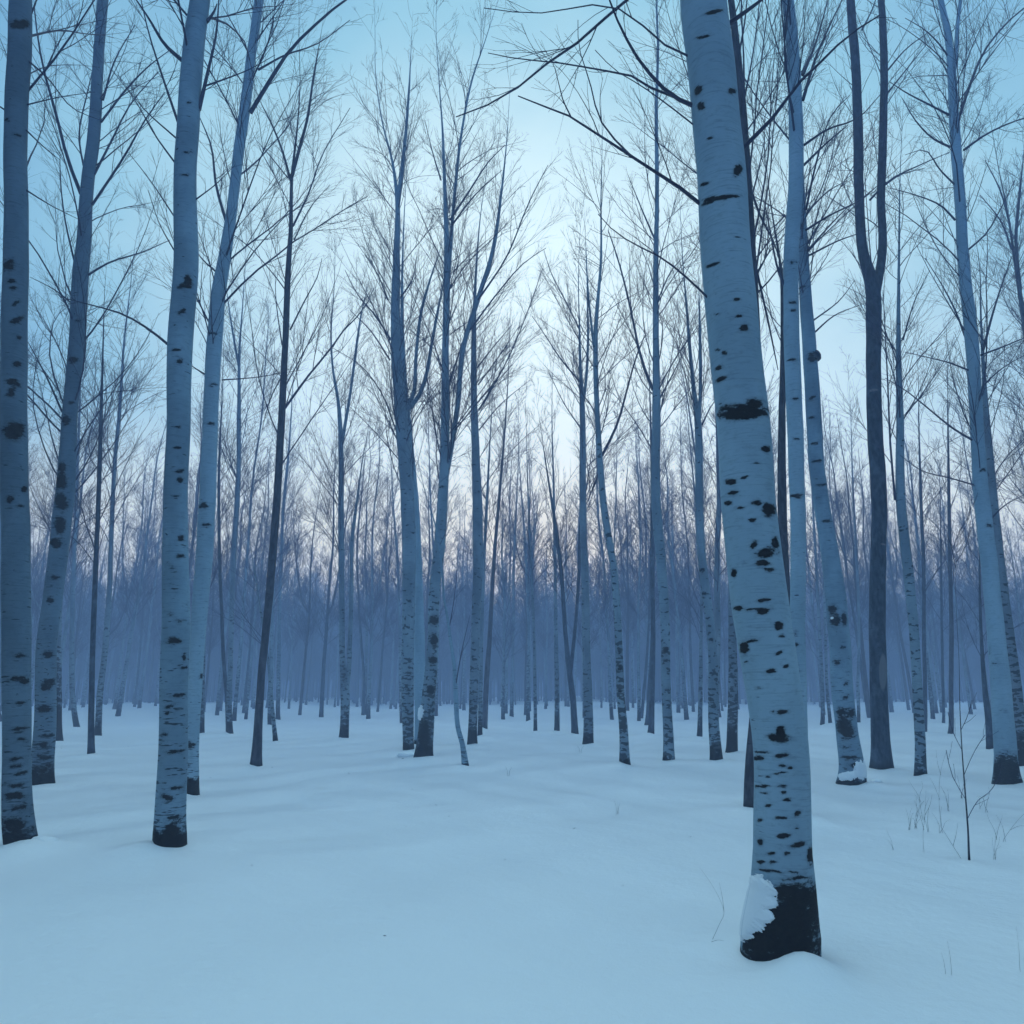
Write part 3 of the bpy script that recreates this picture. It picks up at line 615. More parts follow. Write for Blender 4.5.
v_, Yv = build_tree('dark-barked tree splitting high up into two parallel upright stems, right side', 'dark',
 [(882,771,21),(881,742,18),(879,700,16.5),(877.5,640,15),(878,560,14.5),(879.5,512,14.8),(875.5,440,14),(873.5,380,14),(873.5,310,14.5),(872,285,13),(864,256,9.8),(859,190,9),(858,128,9),(855.5,64,8.6),(850.5,0,7.6)],
 stems=[[(874,298,10),(879,275,8.6),(882,256,8.2),(881,200,7.6),(882.5,150,7.6),(884,64,7.2),(883,30,6.6),(881,0,6)]],
 limbs=[(2.4,(870,200),(890,180),(920,165),(950,152)),(2.0,(886,95),(910,65),(930,40)),(2.0,(862,30),(872,10),(880,-15)),(2.0,(888,70),(905,50),(940,25)),(1.8,(885,185),(900,175),(925,168))],
 marks=[(883,672,4,18),(881,545,5,1.2),(873,390,5,1.2)], h0=9.5, low_h=0.35, name='dark_tree', density=0.8)
snow_clump(v_, 882, 622, Yv - 0.14, 0.028, 0.03, 0.055, 0.9)
build_tree('slim birch right of the dark double-stemmed tree, thin grey crown', 'band',
 [(921,778,10.5),(920,740,9.5),(918,700,9),(914.5,640,9),(907,560,9.6),(901.5,512,9),(900,420,7.2),(898.5,350,4.4),(899,256,3.2),(900,180,2.1),(902,130,1.2)],
 limbs=[(2.4,(895,500),(890,440),(888,390),(885,330),(883,290)),(1.6,(903,340),(915,300),(930,270)),(1.5,(903,420),(920,390),(935,350))], h0=5.5, low_h=0.22, density=1.1)
build_tree('large birch near the right edge with a sharply black foot and many arching limbs', 'clean',
 [(1007,786,24),(1005.5,757,20),(1002,700,18),(996.5,640,16),(990,570,15),(983,512,14),(977.5,440,12),(972.5,350,12),(963,256,10.2),(960,200,10),(954.5,128,9),(952,78,8),(947,30,6),(940,-5,5)],
 stems=[[(952,82,5),(955,60,4.2),(958,20,3.4),(962,-10,2.6)]],
 limbs=[(2.4,(949,115),(930,105),(905,92),(890,82)),(2.4,(950,147),(935,140),(915,120),(902,98)),(2.0,(955,185),(940,170),(925,150),(905,155)),(3.0,(960,115),(970,85),(985,50),(1005,25),(1024,8),(1040,0)),(2.6,(964,150),(985,135),(1005,125),(1024,118),(1050,110)),(2.2,(968,250),(985,235),(1000,210),(1015,180)),(2.2,(955,220),(940,205),(915,195),(890,188)),
        (2.6,(974,441),(955,430),(930,410),(905,390),(885,378)),(2.0,(970,371),(950,363),(930,358),(905,352)),(2.2,(967,342),(955,310),(942,285),(925,258)),(2.8,(983,350),(992,316),(1000,290),(1012,256)),(2.2,(981,355),(1000,348),(1024,338),(1045,330)),(2.0,(979,390),(1000,370),(1030,352)),(1.8,(974,485),(950,478),(920,470),(900,455)),(1.8,(990,520),(1005,505),(1024,495)),(2.0,(953,65),(940,45),(925,30),(905,18))],
 marks=X_MARKS + [(1006,770,18,16),(1008,784,20,10)], h0=5.2, low_h=0.09, density=1.0, mound=0.03)
build_tree('speckled dark trunk just behind the large birch at the right edge', 'grey', [(1022,767,13),(1017,700,11),(1010.5,650,10),(1003,590,9.5),(994,512,9),(988,440,7),(984,380,5),(981,320,3.4),(979,260,2)], low_h=1.0, h0=5.0)
build_tree('short dark leaning trunk at the left foot of the large black-footed birch', 'dark', [(991,750,8.5),(989,722,6.6),(985,690,4.6),(982,650,3.2),(980,600,2.4),(979,540,1.4)], low_h=0.4, h0=2.0, levels=3, lmax=2)
build_tree('tree leaning in from beyond the right edge with a dense dark crown', 'brown', [(1062,742,9),(1053,620,8),(1040,500,7),(1028,350,5.4),(1015,262,4.2),(1008,215,3.2),(998,165,2.2),(992,130,1.3)],
 stems=[[(1020,290,3.5),(1016,240,3),(1020,190,2.2),(1024,150,1.3)]], limbs=[(2.2,(1010,225),(1000,190),(985,160)),(2.2,(1012,250),(1000,220),(980,195))], h0=5.5, density=1.3)
# ---- second rank
build_tree('thin straight dark trunk in the gap right of the scarred left birch', 'dark', [(91.5,756,6.4),(91.5,700,5.4),(93,640,4.8),(96,560,4.6),(98,512,4.4),(101.5,400,3.6),(103.5,330,2.4),(105,285,1.2)], low_h=0.3, density=1.0)
build_tree('pale trunk just behind the thin dark trunk, dark speckled, curving right as it rises', 'grey', [(98.5,737,6),(99.5,700,5.8),(104,660,5.4),(109,597,4.8),(111.5,530,4.2),(115,460,3.8),(120,406,3.2),(124,343,2.6),(130,290,1.8),(136,240,1.1)], low_h=0.8, density=1.0)
build_tree('dark mottled trunk partly behind the scarred left birch', 'grey', [(58.5,742,7.5),(58,700,7),(58,640,6),(62,560,5),(67,500,4.4),(73,430,3.6),(78,360,2.6),(82,300,1.4)], low_h=2.5, density=1.2)
build_tree('small dark-footed birch between the scarred left birch and the thin dark trunk', 'grey', [(76.5,728,5.4),(73.5,705,5),(72,640,4.4),(74,560,4),(77,480,3.2),(80,400,2.4),(82,340,1.3)], low_h=0.9, density=1.2)
build_tree('grey trunk at the extreme left edge, behind the blotched-foot birch', 'grey', [(-2,722,8),(-2,660,8),(-1,560,7),(1,460,6),(4,380,4.6),(6,320,3),(8,260,1.6)], low_h=0.9, density=1.2)
build_tree('small dark-footed trunk peeping out at the right foot of the smooth leaning birch', 'grey', [(201.5,735,5.6),(202,700,5),(205,600,3.6),(207,540,3),(209,470,2.2),(211,400,1.2)], low_h=1.0)
build_tree('dark thin stem leaning left, crossing in front of a pale trunk, left third', 'dark', [(228,734,4),(227,700,4),(224,665,3.6),(221.5,610,3.2),(219,530,3),(219,470,2.6),(222,400,1.8),(224,340,1)], low_h=0.4)
build_tree('pale straight trunk behind the dark stem that leans left', 'grey', [(230,735,6),(229.5,690,5.4),(230.5,660,4.8),(232,600,4.6),(235.5,530,4.8),(237.5,500,4.6),(239,400,4),(239.5,350,3.4),(243,300,2.2),(246,250,1.2)], stems=[[(239.5,370,2.6),(234,340,2),(228,300,1.2)]], low_h=1.0, density=1.2)
build_tree('short slanting thin trunk right of the purplish leaning tree', 'grey', [(275.8,743,4.6),(273.5,722,4),(271,690,3),(268,660,2.4),(262,620,2),(256,580,1.6),(250,540,1)], low_h=0.5, levels=3)
build_tree('small square-footed trunk right behind the purplish leaning tree', 'grey', [(270,726,5),(270.5,690,4.4),(271.5,640,3.6),(274,560,2.8),(277,490,2),(280,430,1.1)], low_h=0.9, levels=3)
build_tree('banded slim birch right of the purplish leaning tree', 'grey', [(278,720,4.6),(278.3,690,4),(279,640,3.6),(281,560,3.3),(284,500,3),(288,460,2.6),(292,400,1.8),(294,350,1)], low_h=1.5)
build_tree('wavy thin dark stem between the double-stemmed tree and the central clump', 'dark', [(363,716,3.2),(364,680,2.8),(361,640,2.4),(358.5,600,2.2),(357,550,2),(362,490,1.7),(368,430,1)], low_h=0.4, levels=3)
build_tree('slim grey tree at the left foot of the central clump', 'grey', [(402,724,3.6),(400.5,690,3.2),(400,640,2.8),(398,570,2.4),(393,500,1.8),(390,440,1)], low_h=1.0, levels=3)
build_tree('pale thin birch in the middle of the clearing, gap of snow on both sides', 'grey', [(535.5,732,3.6),(535,690,3.2),(534,640,2.8),(531,560,2.4),(528,490,2),(526,420,1.2)], low_h=0.7, levels=3)
build_tree('forked thin grey tree behind the pale thin birch in mid clearing', 'grey', [(528,722,4.2),(528,690,3.6),(528.5,640,3),(526,560,2.4),(522,500,2),(518,440,1.2)], stems=[[(528,600,2),(533,550,1.8),(538,500,1.1)]], low_h=0.9, levels=3)
build_tree('slim grey tree left in the open middle, wide little foot', 'grey', [(511.5,717,4),(512,690,3.4),(513,640,2.8),(514,560,2.4),(517,490,1.8),(519,430,1)], low_h=0.9, levels=3)
build_tree('dark upright trunk right of the slim birch with the thin grey crown', 'dark', [(924.5,733,3.8),(925,690,3.6),(924,640,3.4),(923.5,560,3.2),(921,500,2.8),(919,430,2),(918,370,1.1)], low_h=0.4)
build_tree('reddish-dark upright trunk behind the leafless sapling on the right', 'brown', [(950.5,735,4.8),(951,690,4.2),(951.5,640,4),(950,560,3.6),(949,500,3),(948,430,2.2),(947,360,1.2)], low_h=0.4)
build_tree('thin dark trunk just left of the reddish-dark upright trunk', 'dark', [(943.5,724,2.8),(943,690,2.6),(942,640,2.4),(941,560,2),(940,490,1.4)], low_h=0.4, levels=3)
build_tree('square-footed grey trunk right of the pale birch, beside the leaning snow-ledged birch', 'grey', [(822.5,726,4),(822.5,690,3.6),(820,640,3),(816,560,2.6),(812,490,2),(809,430,1.1)], low_h=0.9, levels=3)
build_tree('thin trunk touching the left edge of the leaning snow-ledged birch', 'grey', [(830.5,725,3.4),(828,700,3),(825.5,640,2.6),(824,560,2.2),(825,480,1.2)], low_h=0.9, levels=3)
build_tree('grey thin trunk seen between the snow-ledged birch and the dark double-stemmed tree', 'grey', [(858.5,723,3.4),(858,690,3),(859,640,2.6),(857,560,2.4),(853,490,2),(850,400,1.1)], low_h=0.9, levels=3)

# ------------------------------------------------------------------ saplings, weeds and bits on the snow
build_tree('bare sapling with a thin wavy stem rising from the snow in the right foreground', 'brown', [(969.5,864,2.2),(968,830,1.8),(965,790,1.5),(962,750,1.2),(960,710,0.9),(959,660,0.5)],
 limbs=[(0.6,(967,820),(978,800),(990,792),(1000,775)),(0.6,(966,800),(952,775),(946,750)),(0.6,(964,775),(975,750),(985,735)),(0.5,(962,750),(952,730),(948,712)),(0.5,(961,730),(968,715),(972,700))],
 h0=0.9, low_h=0.0, density=0.5, name='sapling', cat='sapling', levels=2, lmax=0.35, side=6, ring=0.03, mound=0.02)

def weed(name, label, cat, x, y, stalks, w=0.9, group=None):
    base, t = base_point(x, y)
    acc = Acc()
    for st in stalks:
        pts, rr = [], []
        dr = rng.uniform(-0.12, 0.12)
        for j, (px, py) in enumerate(st):
            p, t = at_depth(px, py, base[1] + dr * j); pts.append(p - base)
            rr.append(0.24 * w * t * (1 - 0.6 * j / (len(st) - 1)))
        P, R = catmull(pts, rr, 0.03)
        if st[0][1] >= y - 4: P[0, 2] = min(P[0, 2], -0.03)
        tubes(acc, P[None], R[None], 5)
    o = bpy.data.objects.new(name, acc.mesh(name, M_WEED)); C.objects.link(o); o.location = base
    o['label'] = label; o['category'] = cat
    if group: o['group'] = group
    return o
M_WEED = twig_bark('dry_stalk', (0.16, 0.17, 0.18), (0.26, 0.27, 0.28))
weed('dry_weed', 'dry bent stalk with a kinked top, left of the thickest birch foot', 'weed', 709, 947, [[(709,947),(719,925),(724,913),(721,902),(712,885),(700,868)],[(711,942),(718,940),(724,941)],[(724,912),(722,895),(719,882)]], 0.9)
weed('dry_weed', 'forked dry weed left of the sapling, nearer the camera', 'weed', 924, 853, [[(924,853),(923,835),(925,815),(926,790)],[(924,830),(920,815),(914,800)],[(925,815),(930,805),(932,795)]], 0.9)
weed('dry_weed', 'tall pale dry weed between the slim birch and the sapling', 'weed', 941, 826, [[(941,826),(939,800),(941,770),(946,752)],[(940,800),(934,785),(930,778)],[(941,775),(938,765),(936,750)]], 0.8)
weed('fallen_twig', 'thin twig slanting down to the snow at the sapling foot', 'twig', 962, 860, [[(962,860),(953,846),(943,830),(937,822)],[(953,846),(956,835),(958,822)]], 1.0)
weed('dry_weed', 'curving dry stems at the right edge below the black-footed birch', 'weed', 1002, 842, [[(1002,842),(1010,830),(1018,820),(1028,810)],[(1005,838),(1002,825),(996,815)],[(1010,830),(1019,826),(1027,826)]], 0.8)
weed('dry_weed', 'faint pair of stalks poking from the snow low on the right', 'weed', 952, 978, [[(952,978),(950,955),(947,940)],[(946,978),(944,962),(941,952)]], 0.8)
weed('dry_weed', 'single faint stalk at the right edge near the bottom corner', 'weed', 1020, 972, [[(1020,972),(1019,950),(1016,925)]], 0.8)
weed('dry_weed', 'tiny grass tuft in mid clearing before the wavy birch', 'weed', 617, 814, [[(617,814),(616,806),(614,800)],[(618,814),(619,806),(621,802)],[(617,814),(618,808),(617,803)]], 0.7)
weed('dry_weed', 'tiny grass tuft in the open snow right of the crooked thin birch', 'weed', 508, 776, [[(508,776),(507,770),(505,766)],[(509,776),(510,770),(512,767)]], 0.7)
weed('dry_weed', 'faint grass tuft left of the straight bluish birch foot', 'weed', 580, 753, [[(580,753),(579,748),(577,746)],[(581,753),(582,748),(584,746)]], 0.7)
weed('fallen_twig', 'small dark twig bit lying on open snow in mid foreground', 'twig', 574, 829, [[(572,829),(575,828),(579,829)]], 1.6)

for q in range(14):
    x = rng.uniform(890, 1022); y = rng.uniform(795, 862)
    stalks = []
    for _ in range(int(rng.integers(2, 5))):
        h = rng.uniform(10, 34) * (y - 690) / 150; lx = rng.uniform(-9, 9)
        stalks.append([(x + rng.uniform(-2, 2), y), (x + lx * 0.3, y - h * 0.4), (x + lx * 0.7 + rng.uniform(-2, 2), y - h * 0.75), (x + lx * 1.3, y - h)])
    weed('dry_weed', 'faint dry weed among several in the snow round the sapling on the right', 'weed', x, y, stalks, rng.uniform(0.7, 1.0), 'faint dry weeds round the sapling')

def lump(name, label, x, y, r, mat, cat, sc=(1, 1, 0.7), seed=0.0):
    base, t = base_point(x, y)
    bm = bmesh.new(); bmesh.ops.create_icosphere(bm, subdivisions=3, radius=1.0)
    for v in bm.verts:
        d = v.co.normalized(); f = 1 + 0.14 * math.sin(d.x * 4 + seed) * math.sin(d.y * 5 + seed) + 0.07 * math.sin(d.z * 11 + d.x * 9 + seed)
        v.co = (d.x * r * sc[0] * f, d.y * r * sc[1] * f, d.z * r * sc[2] * f)
    for f in bm.faces: f.smooth = True
    me = bpy.data.meshes.new(name); bm.to_mesh(me); bm.free(); me.materials.append(mat)
    o = bpy.data.objects.new(name, me); C.objects.link(o); o.location = base + np.array([0, 0, r * sc[2] * 0.35])
    o['label'] = label; o['category'] = cat
lump('snow_lump', 'small round snow lump right of the snow-ledged birch foot', 877, 783, 0.075, M_SNOW, 'snow lump', seed=1.0)
lump('snow_lump', 'low snow pile against the foot of the left edge birch', 39, 850, 0.14, M_SNOW, 'snow lump', (1.0, 1.0, 0.62), 2.0)
mounds.append((big.location[0] + 0.03, big.location[1] - 0.30, 0.10, 0.17))
lump('bark_chip', 'dark bark chip on snow right of the left edge birch', 49, 846, 0.024, M_DARK, 'bark chip', (1.2, 1, 0.8), 3.0)
lump('snow_lump', 'low snow pile at the foot of the central clump', 408, 757, 0.17, M_SNOW, 'snow lump', (1.5, 1.0, 0.55), 4.0)
lump('bark_chip', 'dark chip on snow left of the central clump', 403, 760, 0.035, M_DARK, 'bark chip', (1.5, 1, 0.7), 5.0)

# loose bits of twig and bark shed on the snow
la = Acc()
for q in range(45):
    y = rng.uniform(4.5, 24) ; x = rng.uniform(-0.72, 0.72) * y
    a = rng.random() * 6.28; ln = rng.uniform(0.006, 0.022); z = float(ground_at(x, y)) + 0.003
    k = rng.normal(size=2) * ln * 0.25
    P = np.array([[x - math.cos(a) * ln, y - math.sin(a) * ln, z], [x + k[0], y + k[1], z + abs(k[0]) * 0.6 + 0.002], [x + math.cos(a) * ln, y + math.sin(a) * ln, z + 0.002]])
    tubes(la, P[None], np.array([[0.0012, 0.0020, 0.0010]]), 5)
lo = bpy.data.objects.new('twig_litter', la.mesh('twig_litter', M_TWIG)); C.objects.link(lo)
lo['kind'] = 'stuff'; lo['label'] = 'tiny bits of twig and bark scattered over the open snow'; lo['category'] = 'litter'

# ------------------------------------------------------------------ background trees, one of each kind copied
def free_tree(H, R0, bark, lean, levels, density, dist, low_h):
    z = np.linspace(-0.15, H, 46); s = np.clip(z / H, 0, 1)
    ph = rng.random(4) * 6.28
    x = lean * z + 0.16 * np.sin(z * 0.5 + ph[0]) * s + 0.05 * np.sin(z * 1.3 + ph[1]) * s
    y = 0.16 * np.sin(z * 0.45 + ph[2]) * s + 0.05 * np.sin(z * 1.1 + ph[3]) * s
    P = np.stack([x - x[0], y - y[0], z], 1); R = R0 * (1 - s) ** 0.85 + 0.006
    acc = Acc(); lows = []
    skin_trunk(acc, lows, P, R, 9, (), np.zeros(3), low_h, True, ph[0])
    leaders = [(P, R)]
    if rng.random() < 0.5:
        i = int(46 * rng.uniform(0.3, 0.5)); p0 = P[i]; a = rng.random() * 6.28; k = np.linspace(0, 1, 16)
        ln = (H - p0[2]) * 0.85
        Q = np.stack([p0[0] + math.cos(a) * ln * 0.2 * np.sqrt(k), p0[1] + math.sin(a) * ln * 0.2 * np.sqrt(k), p0[2] + ln * k], 1)
        RR = R[i] * 0.7 * (1 - k) + 0.006
        skin_trunk(acc, lows, Q, RR, 7, (), np.zeros(3), 0.0, False, ph[1]); leaders.append((Q, RR))
    ca = Acc()
    crown(ca, leaders, [], dist, H * rng.uniform(0.16, 0.28), density, 0.95, levels, 3.0)
    return trunk_mesh('trunk', acc, lows, BARK[bark]), ca.mesh('crown', M_TWIG)

LBL = {'pale': ('pale slim birch far back in the blue wood at the edge of snow', 'pale slim birches far back across the clearing'),
       'dark': ('thin dark tree far back in the blue wood at the edge of the snow', 'thin dark trees far back across the clearing')}
protos = []
for i in range(10):
    kind = 'pale' if i % 5 < 3 else 'dark'
    protos.append((kind, free_tree(rng.uniform(15.5, 21.5), rng.uniform(0.085, 0.14), 'grey' if kind == 'pale' else ('dark' if i % 2 else 'brown'), rng.uniform(-0.05, 0.05), 4, 1.35, 55, rng.uniform(0.4, 1.2))))

hero_xy = [(m[0], m[1]) for m in mounds]
placed = []
def free_spot(x, y, gap):
    return all((x - a) ** 2 + (y - b) ** 2 > gap * gap for a, b in placed)
first = {}
tries = 0
NB = 222
while len(placed) < NB and tries < 20000:
    tries += 1
    Y = math.sqrt(rng.uniform(36 ** 2, 84 ** 2))
    X = rng.uniform(-0.80, 0.80) * Y
    if not free_spot(X, Y, 2.3): continue
    if any((X - a) ** 2 + (Y - b) ** 2 < 4 for a, b in hero_xy): continue
    placed.append((X, Y))
    kind, (tm, cm) = protos[int(rng.integers(len(protos)))]
    lab, grp = LBL[kind]
    loc = (X, Y, float(ground_at(X, Y, False)))
    key = tm.name
    if key not in first:
        r = thing('birch_tree' if kind == 'pale' else 'dark_tree', lab, 'tree', loc, grp)
        kids = [part('trunk', tm, r), part('crown', cm, r)]
        first[key] = (r, kids)
    else:
        src, kids = first[key]
        r = src.copy(); C.objects.link(r); r.location = loc
        for k in kids:
            c = k.copy(); C.objects.link(c); c.parent = r
    r.rotation_euler = (0, 0, rng.random() * 6.28)
    sc = rng.uniform(0.8, 1.12); r.scale = (sc, sc, sc)

# ------------------------------------------------------------------ the far wood beyond them, one mass
def light_tree(H, R0):
    acc = Acc()
    z = np.linspace(-0.3, H, 14); s = np.clip(z / H, 0, 1); ph = rng.random(2) * 6.28
    P = np.stack([0.2 * np.sin(z * 0.4 + ph[0]) * s, 0.2 * np.sin(z * 0.5 + ph[1]) * s, z], 1); R = R0 * (1 - s) ** 0.8 + 0.008
    tubes(acc, P[None], R[None], 6)
    crown(acc, [(P, R)], [], 130, H * 0.08, 1.4, 1.0, 3, 3.2)
    return acc.mesh('wood_tree', M_TWIG)
kit = bpy.data.collections.new('wood_tree_kit')                 # not linked: only the scatter below draws from it
for i in range(10):
    kit.objects.link(bpy.data.objects.new('wood_tree', light_tree(rng.uniform(13, 18), rng.uniform(0.08, 0.13))))
def scatter(name, label, Xw, Yw):
    n = len(Xw)
    me = bpy.data.meshes.new(name); me.vertices.add(n)
    me.vertices.foreach_set('co', np.stack([Xw, Yw, undulate(Xw, Yw)], 1).astype(np.float32).ravel())
    for nm, val in (('turn', rng.random(n) * 6.28), ('size', rng.uniform(0.8, 1.15, n))):
        me.attributes.new(nm, 'FLOAT', 'POINT').data.foreach_set('value', val.astype(np.float32))
    me.attributes.new('pick', 'INT', 'POINT').data.foreach_set('value', rng.integers(0, 10, n).astype(np.int32))
    me.materials.append(M_TWIG)
    o = bpy.data.objects.new(name, me); C.objects.link(o)
    gn = bpy.data.node_groups.new('scatter_wood', 'GeometryNodeTree')
    gn.interface.new_socket('Geometry', in_out='INPUT', socket_type='NodeSocketGeometry')
    gn.interface.new_socket('Geometry', in_out='OUTPUT', socket_type='NodeSocketGeometry')
    gi = gn.nodes.new('NodeGroupInput'); go = gn.nodes.new('NodeGroupOutput')
    ci = gn.nodes.new('GeometryNodeCollectionInfo'); ci.inputs['Collection'].default_value = kit
    ci.inputs['Separate Children'].default_value = True; ci.inputs['Reset Children'].default_value = True
    ip = gn.nodes.new('GeometryNodeInstanceOnPoints'); ip.inputs['Pick Instance'].default_value = True
    def named(nm, ty):
        q = gn.nodes.new('GeometryNodeInputNamedAttribute'); q.data_type = ty; q.inputs['Name'].default_value = nm
        return q.outputs['Attribute']
    cx = gn.nodes.new('ShaderNodeCombineXYZ'); gn.links.new(named('turn', 'FLOAT'), cx.inputs['Z'])
    er = gn.nodes.new('FunctionNodeEulerToRotation'); gn.links.new(cx.outputs[0], er.inputs[0])
    gn.links.new(gi.outputs[0], ip.inputs['Points']); gn.links.new(ci.outputs[0], ip.inputs['Instance'])
    gn.links.new(named('pick', 'INT'), ip.inputs['Instance Index']); gn.links.new(er.outputs[0], ip.inputs['Rotation'])
    gn.links.new(named('size', 'FLOAT'), ip.inputs['Scale']); gn.links.new(ip.outputs[0], go.inputs[0])
    md = o.modifiers.new('scatter', 'NODES'); md.node_group = gn
    o['kind'] = 'stuff'; o['label'] = label; o['category'] = 'wood'
NW = 2700
Yw = np.sqrt(rng.uniform(84 ** 2, 150 ** 2, NW)); Xw = rng.uniform(-0.84, 0.84, NW) * Yw
scatter('far_wood', 'dense blue mass of bare trees closing off the far side of the clearing', Xw, Yw)
# the same wood goes on unseen beside and behind, added to shade near snow
Xw = rng.uniform(-60, 60, 2200); Yw = rng.uniform(-26, 60, 2200)
ok = (np.abs(Xw) > 0.80 * np.maximum(Yw, 0) + 3.5) & ((Yw < -3) | (np.abs(Xw) > 5)) & (rng.random(2200) < 0.8)
scatter('unseen_wood', 'unseen bare wood added on both sides and behind the clearing for shade', Xw[ok], Yw[ok])

# ------------------------------------------------------------------ snow sheet
def sinh_axis(lo, hi, n, k):
    a = np.arcsinh(lo / k); b = np.arcsinh(hi / k)
    return np.sinh(np.linspace(a, b, n)) * k
gx = sinh_axis(-210, 210, 560, 2.2); gy = sinh_axis(-28, 260, 520, 2.6)
X, Y = np.meshgrid(gx, gy)
Z = undulate(X, Y)
for mx, my, mh, mr in mounds:
    Z += mh * np.exp(-((X - mx) ** 2 + (Y - my) ** 2) / (mr * mr))
Z -= 0.02 * np.exp(-(((X - 1.28) / 0.28) ** 2 + ((Y - (Yq - 0.05)) / 0.22) ** 2))      # scooped hollow beside the thickest birch
nx, ny = len(gx), len(gy)
i = np.arange(ny - 1)[:, None] * nx + np.arange(nx - 1)[None, :]
q = np.stack([i, i + 1, i + nx + 1, i + nx], -1).reshape(-1, 4)
ga = Acc(); ga.add(np.stack([X, Y, Z], -1).reshape(-1, 3), q)
g = bpy.data.objects.new('snow_ground', ga.mesh('snow_ground', M_SNOW)); C.objects.link(g); g['kind'] = 'structure'

# wooded rise behind the far wood
hx = np.linspace(-205, 205, 160); hy = np.linspace(158, 250, 40)
X, Y = np.meshgrid(hx, hy)
u = np.clip((Y - 158) / 40, 0, 1); Z = -0.6 + u * u * (3 - 2 * u) * (11 + 1.6 * np.sin(X * 0.05) + 1.2 * np.sin(X * 0.13 + 1) + 0.7 * np.sin(X * 0.7 + Y * 0.3) + 0.5 * np.sin(X * 1.9 + Y))
i = np.arange(39)[:, None] * 160 + np.arange(159)[None, :]
ha = Acc(); ha.add(np.stack([X, Y, Z], -1).reshape(-1, 3), np.stack([i, i + 1, i + 161, i + 160], -1).reshape(-1, 4))
hl = bpy.data.objects.new('hills', ha.mesh('hills', M_TWIG)); C.objects.link(hl); hl['kind'] = 'structure'

# ------------------------------------------------------------------ air
HAZE_D = 0.0076
HAZE_C = (0.58, 0.70, 1.0)
bm = bmesh.new(); bmesh.ops.create_cube(bm, size=1.0)
for v in bm.verts:
    v.co.x *= 440; v.co.y = -34 if v.co.y < 0 else 268; v.co.z = -1.9 if v.co.z < 0 else 30
me = bpy.data.meshes.new('haze'); bm.to_mesh(me); bm.free()
hm = bpy.data.materials.new('haze_air'); hm.use_nodes = True; nt = hm.node_tree; nt.nodes.clear()
ho = nt.nodes.new('ShaderNodeOutputMaterial'); pv = nt.nodes.new('ShaderNodeVolumePrincipled')
pv.inputs['Density'].default_value = HAZE_D; pv.inputs['Color'].default_value = (*HAZE_C, 1); pv.inputs['Anisotropy'].default_value = 0.0
nt.links.new(pv.outputs[0], ho.inputs['Volume']); me.materials.append(hm)
hz = bpy.data.objects.new('haze', me); C.objects.link(hz); hz['kind'] = 'stuff'; hz['label'] = 'thin blue winter haze filling the wood'; hz['category'] = 'haze'

# ------------------------------------------------------------------ dusk sky
AZ, EL = math.radians(3.0), math.radians(15.0)     # the glow stands a little right of straight ahead
w = bpy.data.worlds.new('World'); bpy.context.scene.world = w; w.use_nodes = True
nt = w.node_tree; nt.nodes.clear()
wo = nt.nodes.new('ShaderNodeOutputWorld'); bg = nt.nodes.new('ShaderNodeBackground'); nt.links.new(bg.outputs[0], wo.inputs[0])
sky = nt.nodes.new('ShaderNodeTexSky'); sky.sky_type = 'NISHITA'; sky.sun_disc = False
sky.sun_elevation = EL * 0.3; sky.sun_rotation = AZ
tc = nt.nodes.new('ShaderNodeTexCoord')
dot = nt.nodes.new('ShaderNodeVectorMath'); dot.operation = 'DOT_PRODUCT'
dot.inputs[1].default_value = (math.sin(AZ) * math.cos(EL), math.cos(AZ) * math.cos(EL), math.sin(EL))
nrm = nt.nodes.new('ShaderNodeVectorMath'); nrm.operation = 'NORMALIZE'
nt.links.new(tc.outputs['Generated'], nrm.inputs[0]); nt.links.new(nrm.outputs[0], dot.inputs[0])
ang = math_n(nt, 'ARCCOSINE', dot.outputs['Value'])
# soft cloud breaks the gradient up
cn = nt.nodes.new('ShaderNodeTexNoise'); cn.inputs['Scale'].default_value = 2.6; cn.inputs['Detail'].default_value = 4
mpv = nt.nodes.new('ShaderNodeVectorMath'); mpv.operation = 'MULTIPLY'; mpv.inputs[1].default_value = (1, 1, 2.2)
nt.links.new(nrm.outputs[0], mpv.inputs[0]); nt.links.new(mpv.outputs[0], cn.inputs['Vector'])
ang2 = math_n(nt, 'ADD', math_n(nt, 'DIVIDE', ang, math.pi), math_n(nt, 'MULTIPLY', math_n(nt, 'SUBTRACT', cn.outputs[0], 0.5), 0.11))
rp = nt.nodes.new('ShaderNodeValToRGB'); nt.links.new(ang2, rp.inputs[0])
el = rp.color_ramp.elements
stops = [(0.0, (0.78, 0.87, 0.83)), (0.08, (0.68, 0.82, 0.81)), (0.14, (0.46, 0.63, 0.66)), (0.20, (0.22, 0.43, 0.52)), (0.27, (0.09, 0.25, 0.40)), (0.42, (0.06, 0.22, 0.42)), (0.52, (0.03, 0.21, 0.56)), (1.0, (0.015, 0.14, 0.42))]
el[0].position, el[0].color = stops[0][0], (*stops[0][1], 1); el[1].position, el[1].color = stops[-1][0], (*stops[-1][1], 1)
for p, c in stops[1:-1]:
    e = el.new(p); e.color = (*c, 1)
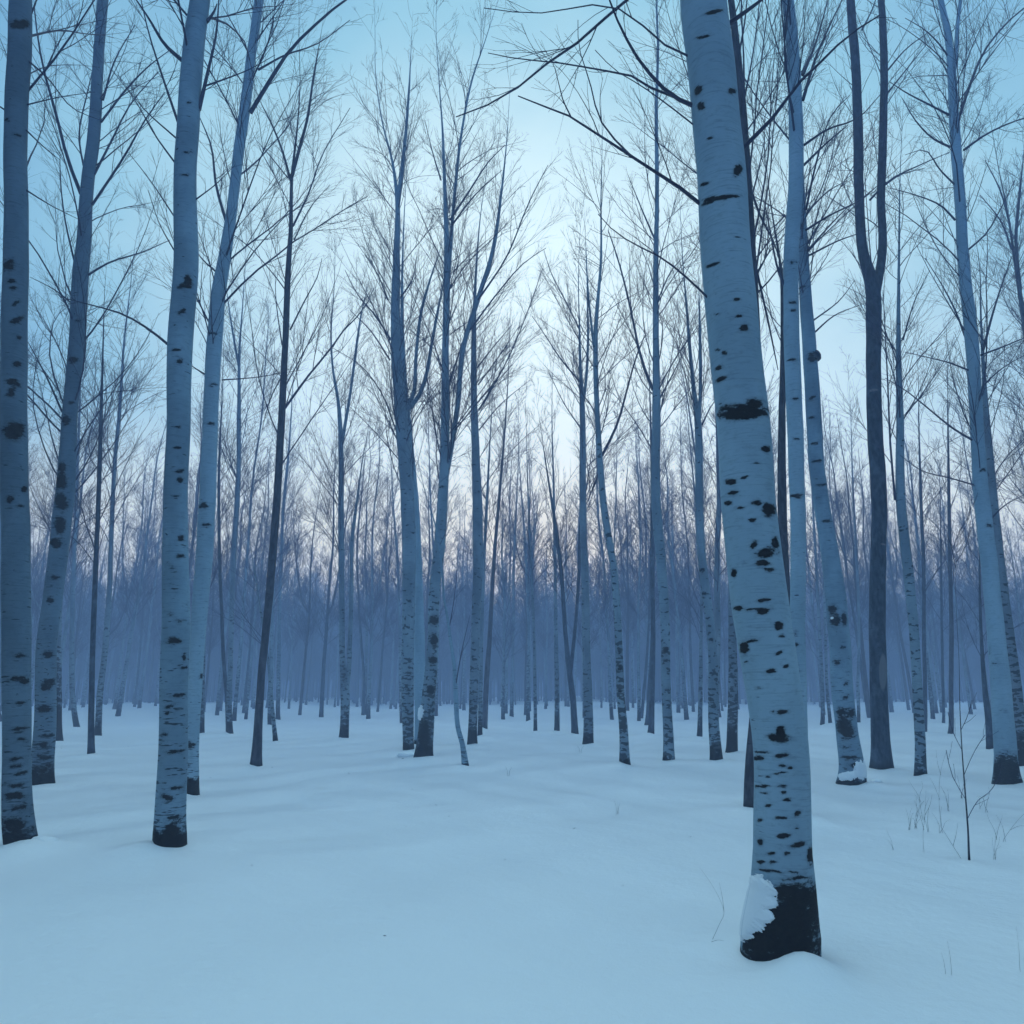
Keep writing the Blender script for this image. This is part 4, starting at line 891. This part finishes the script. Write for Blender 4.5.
# peach band low towards the glow
sep = nt.nodes.new('ShaderNodeSeparateXYZ'); nt.links.new(nrm.outputs[0], sep.inputs[0])
lowb = math_n(nt, 'MULTIPLY', smooth(nt, sep.outputs['Z'], 0.10, 0.34, 1, 0), smooth(nt, ang2, 0.12, 0.45, 1, 0.0))
colr0 = mixc(nt, math_n(nt, 'MULTIPLY', lowb, 0.9), rp.outputs[0], (1.40, 1.24, 0.86))
colr = mixc(nt, smooth(nt, sep.outputs['Z'], 0.015, 0.10, 1, 0), colr0, (0.20, 0.26, 0.42))
# bright cap of sky overhead, unseen, added to light the snow
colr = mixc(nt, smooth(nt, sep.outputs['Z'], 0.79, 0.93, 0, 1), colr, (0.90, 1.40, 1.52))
nish = nt.nodes.new('ShaderNodeVectorMath'); nish.operation = 'SCALE'; nish.inputs['Scale'].default_value = 0.02
nt.links.new(sky.outputs[0], nish.inputs[0])
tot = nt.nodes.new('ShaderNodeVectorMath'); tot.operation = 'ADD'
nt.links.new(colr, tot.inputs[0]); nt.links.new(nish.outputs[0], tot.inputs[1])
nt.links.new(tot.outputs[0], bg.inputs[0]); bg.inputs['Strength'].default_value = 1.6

sl = bpy.data.lights.new('sun', 'SUN'); sl.energy = 0.2; sl.angle = math.radians(40); sl.color = (1.0, 0.90, 0.82)
so = bpy.data.objects.new('sun', sl); C.objects.link(so)
so.rotation_euler = (math.radians(90) - EL, 0, math.pi - AZ)

# ------------------------------------------------------------------ camera
cd = bpy.data.cameras.new('camera'); cam = bpy.data.objects.new('camera', cd); C.objects.link(cam)
cd.sensor_width = 36; cd.lens = 36 * F / 1024; cd.clip_end = 2000; cd.clip_start = 0.05
cam.location = CAM; cam.rotation_euler = (math.pi / 2 + PITCH, 0, 0)
sc = bpy.context.scene; sc.camera = cam
sc.view_settings.view_transform = 'Standard'; sc.view_settings.look = 'None'; sc.view_settings.exposure = 0.0; sc.view_settings.gamma = 1.0
sc.cycles.max_bounces = 6; sc.cycles.diffuse_bounces = 3; sc.cycles.volume_bounces = 1
sc.cycles.use_denoising = True
